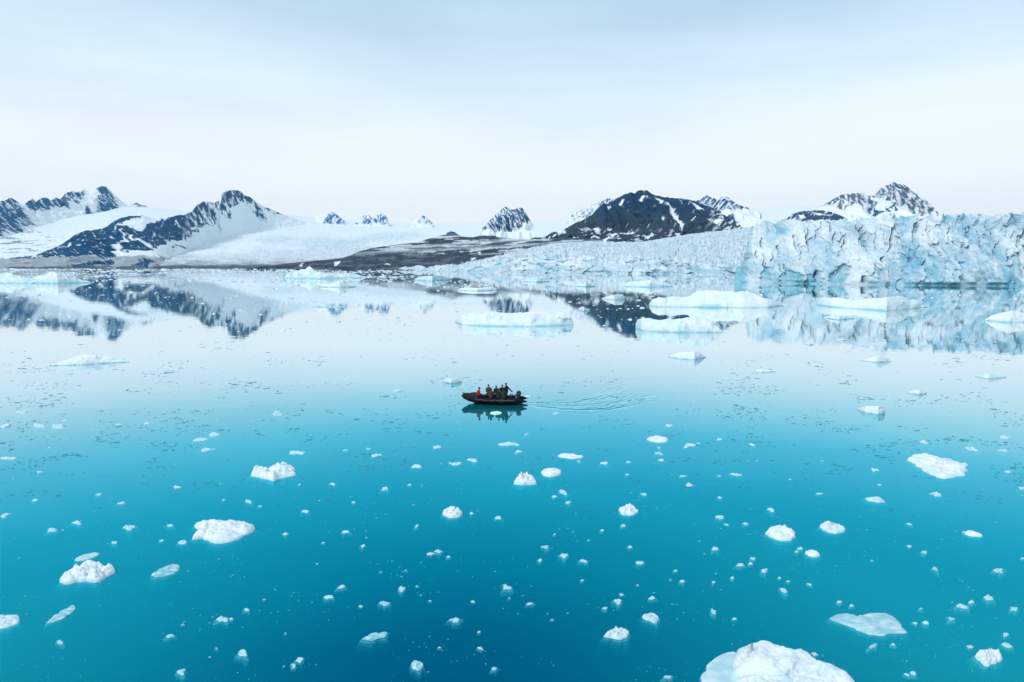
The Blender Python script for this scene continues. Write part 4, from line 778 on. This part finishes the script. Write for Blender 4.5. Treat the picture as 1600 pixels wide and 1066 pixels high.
def dn_far(px, py):
    return np.clip(.35 + .9*fbm(px/70, py/2.2, 9, 3), 0, 1)*np.where(px > 1150, sstep(441, 447, py)*.12, 1.0)*(1-sstep(427, 452, py)*.96)
a, p = scatter(7000, 420.5, 470, 25, dn_far, pw=1.6); d = p[:, 1]/F
brash('brash_ice', p, d*np.random.default_rng(4).gamma(2.0, .75, len(p)).clip(.6, 6), M_ICE, (.70, .80, .85), .28, 'band of white brash ice along the far shore and glacier fronts', 7)
# ------------------------------------------------------------------ rubber boat and the people in it
M_RUB = simple('black_rubber', (.004, .005, .009), .5, bump=.2, bscale=9, var=.3)
M_RUB2 = simple('worn_grey_rubber', (.018, .02, .028), .5, bump=.2, bscale=12, var=.3)
M_DECK = simple('dark_deck', (.03, .032, .036), .7, bump=.3, bscale=30, var=.35)
M_METAL = simple('engine_shell', (.035, .04, .05), .35, var=.2, bscale=6)
M_STEEL = simple('dull_steel', (.25, .27, .29), .4, metal=.8, var=.2)
M_ROPE = simple('pale_rope', (.30, .30, .28), .8, var=.2)
M_REDTANK = simple('red_tank', (.35, .03, .03), .4, var=.2)
M_SKIN = simple('skin', (.42, .24, .17), .5, var=.1)
M_EYE = simple('eye', (.02, .015, .012), .2)
def tube_mesh(path, rad, k=12, close=False):
    path = [Vector(p) for p in path]; n = len(path); V = []; Fc = []
    up = Vector((0, 0, 1))
    for i, p in enumerate(path):
        a = path[(i-1) % n] if (close or i > 0) else p; b = path[(i+1) % n] if (close or i < n-1) else p
        t = (b-a).normalized(); s = t.cross(up)
        if s.length < .1: s = t.cross(Vector((0, 1, 0)))
        s.normalize(); w = s.cross(t)
        r = rad[i] if hasattr(rad, '__len__') else rad
        for j in range(k):
            q = 2*math.pi*j/k; V.append(p + s*math.cos(q)*r + w*math.sin(q)*r)
    for i in range(n if close else n-1):
        for j in range(k):
            a, b = i*k+j, i*k+(j+1) % k; c, d = ((i+1) % n)*k+(j+1) % k, ((i+1) % n)*k+j; Fc.append((a, b, c, d))
    if not close: Fc.append(tuple(range(k))[::-1]); Fc.append(tuple(range((n-1)*k, n*k)))
    return [tuple(v) for v in V], Fc
def resample(pts, n):
    P = np.array(pts, float); t = np.linspace(0, len(P)-1, n); i = np.clip(t.astype(int), 0, len(P)-2); f = (t-i)[:, None]
    p0, p1, p2, p3 = P[np.maximum(i-1, 0)], P[i], P[i+1], P[np.minimum(i+2, len(P)-1)]
    return .5*((2*p1) + (p2-p0)*f + (2*p0-5*p1+4*p2-p3)*f**2 + (3*p1-p0-3*p2+p3)*f**3)
def obj(name, vf, mat, parent, smooth=True, loc=None, bevel=0):
    o = mesh_np(name, vf[0], [tuple(f) for f in vf[1]], mat=mat, parent=parent, smooth=smooth)
    if loc: o.location = loc
    if bevel:
        b = o.modifiers.new('bevel', 'BEVEL'); b.width = bevel; b.segments = 2
    return o
def join(*vfs):
    V = []; Fc = []
    for v, f in vfs:
        b = len(V); V += [tuple(x) for x in v]; Fc += [tuple(i+b for i in q) for q in f]
    return V, Fc
def box(c, s, taper=1.0):
    x, y, z = c; a, b, h = s[0]/2, s[1]/2, s[2]/2
    V = [(x+sx*a*(taper if sz > 0 else 1), y+sy*b*(taper if sz > 0 else 1), z+sz*h) for sz in (-1, 1) for sx, sy in ((-1, -1), (1, -1), (1, 1), (-1, 1))]
    return V, [(3, 2, 1, 0), (4, 5, 6, 7), (0, 1, 5, 4), (1, 2, 6, 5), (2, 3, 7, 6), (3, 0, 4, 7)]
def ell(c, r, n=10, m=7):
    V = []; Fc = []
    for i in range(m+1):
        a = math.pi*i/m
        for j in range(n):
            b = 2*math.pi*j/n; V.append((c[0]+r[0]*math.sin(a)*math.cos(b), c[1]+r[1]*math.sin(a)*math.sin(b), c[2]+r[2]*math.cos(a)))
    for i in range(m):
        for j in range(n): Fc.append((i*n+j, (i+1)*n+j, (i+1)*n+(j+1) % n, i*n+(j+1) % n))
    return V, Fc
bx_, by_ = ground(773, 630)
boat = bpy.data.objects.new('rubber_boat', None); COL.objects.link(boat)
boat.location = (float(bx_), float(by_), 0); boat.rotation_euler = (0, 0, math.pi + math.radians(-3))
tag(boat, 'black inflatable boat carrying a group of people across the calm icy water', 'boat')
half = [(-3.1, .78, .34), (-2.7, .78, .35), (-2.2, .78, .36), (-1.2, .79, .36), (0, .79, .37), (1.0, .77, .40), (1.8, .68, .47), (2.35, .52, .56), (2.7, .30, .65), (2.82, 0, .69)]
path = resample(half + [(x, -y, z) for x, y, z in half[-2::-1]], 91)
rad = []
for p in path:
    t = (p[0]+3.1)/.85; rad.append(max(.03, .255*min(1, t)**.75) if t < 1 else .255)
obj('buoyancy_tube', tube_mesh(path, rad, 18), M_RUB, boat)
for i0 in (16, 28, 63, 75):   # worn reinforcing bands round the tube
    seg = path[i0:i0+3]; obj('tube_band', tube_mesh(seg, [.262]*3, 18), M_RUB2, boat)
out = [(p[0]+(.05 if abs(p[1]) < .3 else 0), p[1] + (.262 if p[1] > .05 else -.262 if p[1] < -.05 else 0)*min(1, abs(p[1])/.5) , p[2]-.02) for p in path[12:79]]
for i, o_ in enumerate(out):
    if abs(o_[1]) < .55: out[i] = (o_[0]+.262*(1-abs(o_[1])/.6)**.5, o_[1], o_[2])
obj('rubbing_strake', tube_mesh(out, .03, 6), M_RUB2, boat)
# life line swagging along each side
for sgn in (1, -1):
    line = []
    for i in range(49):
        x = -1.9 + i*.075; q = (i % 8)/8; line.append((x, sgn*(.79+.24 - max(0, x-1)*.10), .50 + max(0, x-.8)*.09 - .05*math.sin(math.pi*q)))
    obj('life_line', tube_mesh(line, .012, 5), M_ROPE, boat)
# hull
st = []
for i in range(13):
    x = -1.98 + i*.377; w = .62*(1-max(0, (x-1.0)/1.75)**1.6) if x > 1 else .62; kz = -.22 + max(0, x-1.0)**2*.26
    w = max(w, .03); st.append([(x, -w, .22+max(0, x-1)*.16), (x, -w*.8, -.02+max(0, x-1)*.14), (x, 0, min(kz, .5)), (x, w*.8, -.02+max(0, x-1)*.14), (x, w, .22+max(0, x-1)*.16)])
V = [p for s in st for p in s]; Fc = [(i*5+j, i*5+j+1, (i+1)*5+j+1, (i+1)*5+j) for i in range(12) for j in range(4)] + [(0, 1, 2, 3, 4)]
obj('hull', (V, Fc), M_RUB, boat)
for k in range(5): obj('floor_board', box((-1.75+k*.80, 0, .16+max(0, k-3)*.03), (.78, 1.06, .03)), M_DECK, boat, smooth=False)
obj('transom', box((-1.95, 0, .34), (.07, 1.16, .52)), M_DECK, boat, smooth=False, bevel=.012)
obj('bow_dodger', tube_mesh([(1.55, 0, .50), (1.9, 0, .60), (2.25, 0, .70), (2.5, 0, .78)], [.50, .44, .32, .14], 12), M_RUB2, boat).scale = (1, 1, 1)
obj('bow_handle', tube_mesh(resample([(2.9, -.14, .93), (2.98, -.1, .98), (3.0, 0, 1.0), (2.98, .1, .98), (2.9, .14, .93)], 12), .018, 6), M_RUB2, boat)
for sgn in (1, -1):
    for x in (-1.5, -.3, .9):
        obj('carry_handle', tube_mesh(resample([(x-.13, sgn*.79, .62), (x-.1, sgn*.79, .67), (x+.1, sgn*.79, .67), (x+.13, sgn*.79, .62)], 9), .016, 5), M_RUB2, boat)
obj('fuel_tank', box((-1.68, .32, .30), (.38, .28, .24), .85), M_REDTANK, boat, smooth=False, bevel=.03)
bag = obj('dry_bag', ell((1.25, .1, .36), (.3, .2, .18), 12, 8), M_RUB2, boat)
# outboard engine
eng = bpy.data.objects.new('outboard_engine', None); COL.objects.link(eng); eng.parent = boat; eng.location = (.47, 0, 0)
cow = []
prof = [(.0, .13, .10), (.06, .20, .145), (.16, .235, .165), (.28, .24, .17), (.38, .21, .155), (.45, .14, .11), (.47, .04, .04)]
V = []; k = 16
for z, a, b in prof:
    for j in range(k):
        q = 2*math.pi*j/k; V.append((-2.72 - .02*z + a*np.sign(math.cos(q))*abs(math.cos(q))**.8, b*np.sign(math.sin(q))*abs(math.sin(q))**.8, .72+z))
Fc = [(i*k+j, i*k+(j+1) % k, (i+1)*k+(j+1) % k, (i+1)*k+j) for i in range(len(prof)-1) for j in range(k)] + [tuple(range(k))[::-1], tuple(range((len(prof)-1)*k, len(prof)*k))]
obj('cowl', (V, Fc), M_METAL, eng)
obj('decal_stripe', box((-2.72, 0, .90), (.492, .352, .035)), M_STEEL, eng, smooth=False, bevel=.05)
obj('midsection', box((-2.72, 0, .30), (.17, .13, .86), .8), M_METAL, eng, smooth=False, bevel=.03)
obj('gearcase', ell((-2.74, 0, -.28), (.24, .07, .07)), M_METAL, eng)
obj('cavitation_plate', box((-2.80, 0, -.08), (.4, .22, .02)), M_METAL, eng, smooth=False)
obj('clamp_bracket', box((-2.50, 0, .56), (.16, .24, .22)), M_STEEL, eng, smooth=False, bevel=.01)
obj('tiller', tube_mesh([(-2.52, .0, .80), (-2.2, .07, .86), (-1.88, .12, .90)], [.028, .024, .03], 8), M_METAL, eng)
for a in range(3):
    q = a*2.094; obj('propeller_blade', ([( -2.99, .02*math.cos(q), -.28+.02*math.sin(q)), (-3.0, .12*math.cos(q-.3), -.28+.12*math.sin(q-.3)), (-2.96, .12*math.cos(q+.3), -.28+.12*math.sin(q+.3)), (-2.97, .02*math.cos(q), -.28+.02*math.sin(q))], [(0, 1, 2, 3)]), M_STEEL, eng, smooth=False)

def cone(a, b, ra, rb, n=10):
    return tube_mesh([a, (Vector(a)+Vector(b))/2, b], [ra, (ra+rb)/2, rb], n)
def union(parts, name, mat, parent, vox, smooth=2):
    V, Fc = join(*parts)
    o = obj(name, (V, Fc), mat, parent)
    m = o.modifiers.new('r', 'REMESH'); m.mode = 'VOXEL'; m.voxel_size = vox; m.use_smooth_shade = True
    s = o.modifiers.new('s', 'SMOOTH'); s.iterations = smooth; s.factor = .5
    bpy.context.view_layer.update()
    me = bpy.data.meshes.new_from_object(o.evaluated_get(bpy.context.evaluated_depsgraph_get()))
    o.modifiers.clear(); old = o.data; o.data = me; bpy.data.meshes.remove(old)
    if not me.materials: me.materials.append(mat)
    return o
def limb(pts, rs):
    out = []
    for i in range(len(pts)-1): out.append(cone(pts[i], pts[i+1], rs[i], rs[i+1]))
    for p, r in zip(pts, rs): out.append(ell(p, (r, r, r), 10, 6))
    return out
CLOTH = {}
def cloth(c):
    if c not in CLOTH: CLOTH[c] = simple('cloth_fabric', c, .75, bump=.4, bscale=14, var=.25)
    return CLOTH[c]
def hand_parts(w, d, curl=.6):
    """palm, four unequal bent fingers and a side thumb, starting at the wrist w and pointing along d"""
    d = Vector(d).normalized(); up = Vector((0, 0, 1)); s = d.cross(up); s = s.normalized() if s.length > .1 else Vector((1, 0, 0)); n = s.cross(d).normalized()
    out = []; w = Vector(w)
    for k in (-.025, 0, .025): out.append(cone(w+s*k*.6, w+d*.085+s*k, .02, .018, 8))
    for i, (off, L) in enumerate(((-.036, .062), (-.012, .078), (.012, .085), (.036, .075))):
        a = w+d*.085+s*off; b = a+(d*math.cos(curl)-n*math.sin(curl))*L*.55; c = b+(d*math.cos(curl*2.2)-n*math.sin(curl*2.2))*L*.5
        out += [cone(a, b, .012, .011, 7), cone(b, c, .011, .010, 7), ell(c, (.01, .01, .01), 7, 5)]
    a = w+d*.03+s*.03; b = a+(d*.6+s*.8).normalized()*.04; c = b+(d*.9+s*.2-n*.3).normalized()*.035
    out += [cone(a, b, .015, .013, 7), cone(b, c, .013, .011, 7)]
    return out
def person(label, loc, face, pose, jacket, trousers, hat=None, hatcol=(.02, .02, .03), lean=.08, vest=None, hands=None, head_turn=0.0, hood=False):
    """pose: 'sit' or 'stand'; loc is the point under the pelvis, +Y of the person is forward"""
    r = bpy.data.objects.new('person', None); COL.objects.link(r)
    r.parent = None
    M = Matrix.Translation(boat.location) @ Matrix.Rotation(boat.rotation_euler.z, 4, 'Z')
    lx = M @ Vector(loc); r.location = lx; r.rotation_euler = (0, 0, boat.rotation_euler.z + face)
    tag(r, label, 'person', 'people riding in the rubber boat')
    if pose == 'sit':
        pel = Vector((0, 0, .10)); kn = [Vector((s*.14, .42, .13)) for s in (-1, 1)]; an = [Vector((s*.14, .46, -.30)) for s in (-1, 1)]
    else:
        pel = Vector((0, 0, .93)); kn = [Vector((s*.13, .05+.04*s, .50)) for s in (-1, 1)]; an = [Vector((s*.15, .0+.04*s, .09)) for s in (-1, 1)]
    def sp(h): return pel + Vector((0, lean*h*2, h))
    belly, chest, neck, head = sp(.18), sp(.38), sp(.54), sp(.54)+Vector((0, .03, .15))
    sh = [sp(.47)+Vector((s*.185, 0, 0)) for s in (-1, 1)]; hip = [pel+Vector((s*.09, .0, 0)) for s in (-1, 1)]
    if hands is None: hands = [(kn[0]+Vector((.02, -.06, .12))), (kn[1]+Vector((-.02, -.06, .12)))]
    hands = [Vector(h) for h in hands]
    el = []
    for i, s in enumerate((-1, 1)):
        mid = (sh[i]+hands[i])/2; dist = (sh[i]-hands[i]).length; bend = math.sqrt(max(0, .29**2-(dist/2)**2)) if dist < .58 else 0
        el.append(mid + Vector((s*.35, -.5, -.8)).normalized()*bend)
    fd = [(hands[i]-el[i]).normalized() for i in (0, 1)]
    ft = [a+Vector((0, .17, -.05)) for a in an]
    B = []
    B += limb([pel, belly, chest, sp(.47)], [.125, .12, .13, .10]) + limb([sp(.47), neck, head-Vector((0, 0, .03))], [.07, .055, .055])
    for i in (0, 1):
        B += limb([hip[i], kn[i], an[i]], [.085, .058, .042]) + limb([an[i], ft[i]], [.042, .035])
        B += limb([sp(.46), sh[i], el[i], hands[i]], [.07, .055, .042, .030]) + hand_parts(hands[i], fd[i])
    ct, sn = math.cos(head_turn), math.sin(head_turn)
    def hp(x, y, z): return head + Vector((x*ct-y*sn, x*sn+y*ct, z))
    B += [ell(head, (.077, .092, .115), 14, 10), ell(hp(0, .085, -.015), (.014, .022, .02)), ell(hp(0, .05, -.07), (.045, .045, .04)), ell(hp(0, .088, -.052), (.026, .012, .008))]
    for s in (-1, 1): B.append(ell(hp(s*.08, -.005, -.005), (.012, .02, .03)))
    union(B, 'body', M_SKIN, r, .0095)
    for s in (-1, 1): obj('eye', ell(tuple(hp(s*.03, .083, .012)), (.009, .007, .007), 8, 5), M_EYE, r)
    J = limb([pel+Vector((0, 0, .02)), belly, chest, sp(.46)], [.165, .165, .175, .12])
    J += [ell(tuple(sp(.30)), (.20, .15, .20))]
    for i in (0, 1): J += limb([sp(.44), sh[i], el[i], hands[i]-fd[i]*.015], [.10, .088, .068, .05])
    J += limb([sp(.47), neck-Vector((0, 0, .0))], [.10, .085])
    if hood: J += [ell(tuple(neck+Vector((0, -.07, .03))), (.11, .09, .09))]
    union(J, 'jacket', cloth(jacket), r, .018)
    T = limb([pel, pel+Vector((0, 0, .05))], [.155, .15])
    for i in (0, 1): T += limb([hip[i], kn[i], an[i]+Vector((0, 0, .02))], [.118, .085, .065])
    union(T, 'trousers', cloth(trousers), r, .018)
    for i in (0, 1): union(limb([an[i]+Vector((0, 0, .12)), an[i], ft[i]], [.07, .06, .052]), 'boot', cloth((.015, .015, .017)), r, .016)
    if hat == 'beanie':
        union([ell(tuple(head+Vector((0, -.008, .045))), (.090, .104, .095), 14, 8)] , 'beanie', cloth(hatcol), r, .012)
    elif hat == 'tall':
        union([ell(tuple(head+Vector((0, -.008, .045))), (.092, .106, .10), 14, 8), ell(tuple(head+Vector((0, -.01, .15))), (.04, .04, .05))], 'beanie', cloth(hatcol), r, .012)
    elif hat == 'hood':
        union([ell(tuple(hp(0, -.03, .015)), (.108, .105, .14), 14, 8), ell(tuple(neck+Vector((0, -.02, .02))), (.11, .10, .07))], 'hood', cloth(hatcol), r, .012)
    else:
        union([ell(tuple(hp(0, -.022, .03)), (.086, .09, .10), 14, 8)], 'hair', cloth(hatcol), r, .012)
    if vest:
        union([ell(tuple(sp(.34)+Vector((0, .02, 0))), (.185, .19, .17)), ell(tuple(sp(.46)+Vector((0, 0, .02))), (.13, .13, .06))], 'life_vest', cloth(vest), r, .016)
    return r
HP = math.pi/2
# local +x is the bow (left in view), local +y is the camera side
person('person in bright red jacket and dark beanie, sitting alone near the bow', (1.54, .42, .66), HP+.15, 'sit', (.52, .012, .012), (.02, .022, .03), 'beanie', lean=.10, hands=[(-.2, .38, .22), (.14, .42, .25)])
person('person in grey-brown coat and tall dark beanie, sitting upright behind the red jacket', (.62, -.55, .74), 0, 'sit', (.075, .066, .058), (.03, .03, .035), 'tall', lean=.02)
person('person in brown jacket hunched low on the camera side of the boat', (.30, .72, .60), math.pi, 'sit', (.075, .045, .030), (.05, .042, .025), 'hood', (.06, .035, .025), lean=.14, hood=True)
person('person in dark olive jacket with a hood, sitting amidships', (-.10, -.72, .62), .1, 'sit', (.028, .03, .022), (.02, .02, .025), 'hood', (.03, .03, .025), lean=.08)
person('person in black jacket and dark hat, third from the engine, with brown life vest', (-.40, .70, .60), math.pi-.2, 'sit', (.022, .024, .028), (.05, .038, .022), 'beanie', lean=.08, vest=(.10, .055, .02))
person('person in black jacket with pale face turned left, sitting tall beside the driver', (-.66, -.62, .74), .4, 'sit', (.012, .014, .02), (.02, .02, .025), 'beanie', lean=.02, head_turn=-.6)
person('person in olive green jacket sitting low with back to the camera', (-.86, .76, .58), math.pi, 'sit', (.035, .042, .028), (.05, .04, .022), 'hood', (.035, .042, .035), lean=.05)
drv = person('driver standing in dark coat and beanie, one arm reaching back to the tiller', (-1.12, .0, .19), -HP, 'stand', (.014, .016, .026), (.015, .017, .025), 'beanie', lean=.03, hands=[(-.30, .10, .98), (.20, -.52, .86)])

# ------------------------------------------------------------------ haze: pale air over the fjord
def haze():
    a, b, c, d, e, f = -16500, 16500, -1700, 13500, -12, 1150
    o = mesh_np('haze', [(a, c, e), (b, c, e), (b, d, e), (a, d, e), (a, c, f), (b, c, f), (b, d, f), (a, d, f)], [(3, 2, 1, 0), (4, 5, 6, 7), (0, 1, 5, 4), (1, 2, 6, 5), (2, 3, 7, 6), (3, 0, 4, 7)], smooth=False)
    m, nt = new_mat('pale_air'); v = N(nt, 'ShaderNodeVolumePrincipled'); out = N(nt, 'ShaderNodeOutputMaterial')
    v.inputs['Color'].default_value = (.40, .72, 1.0, 1); v.inputs['Density'].default_value = HAZE; nt.links.new(v.outputs[0], out.inputs['Volume'])
    o.data.materials.append(m); o['kind'] = 'stuff'; o['label'] = 'thin pale air between the camera and the far mountains'
HAZE = 2.0e-5
haze()
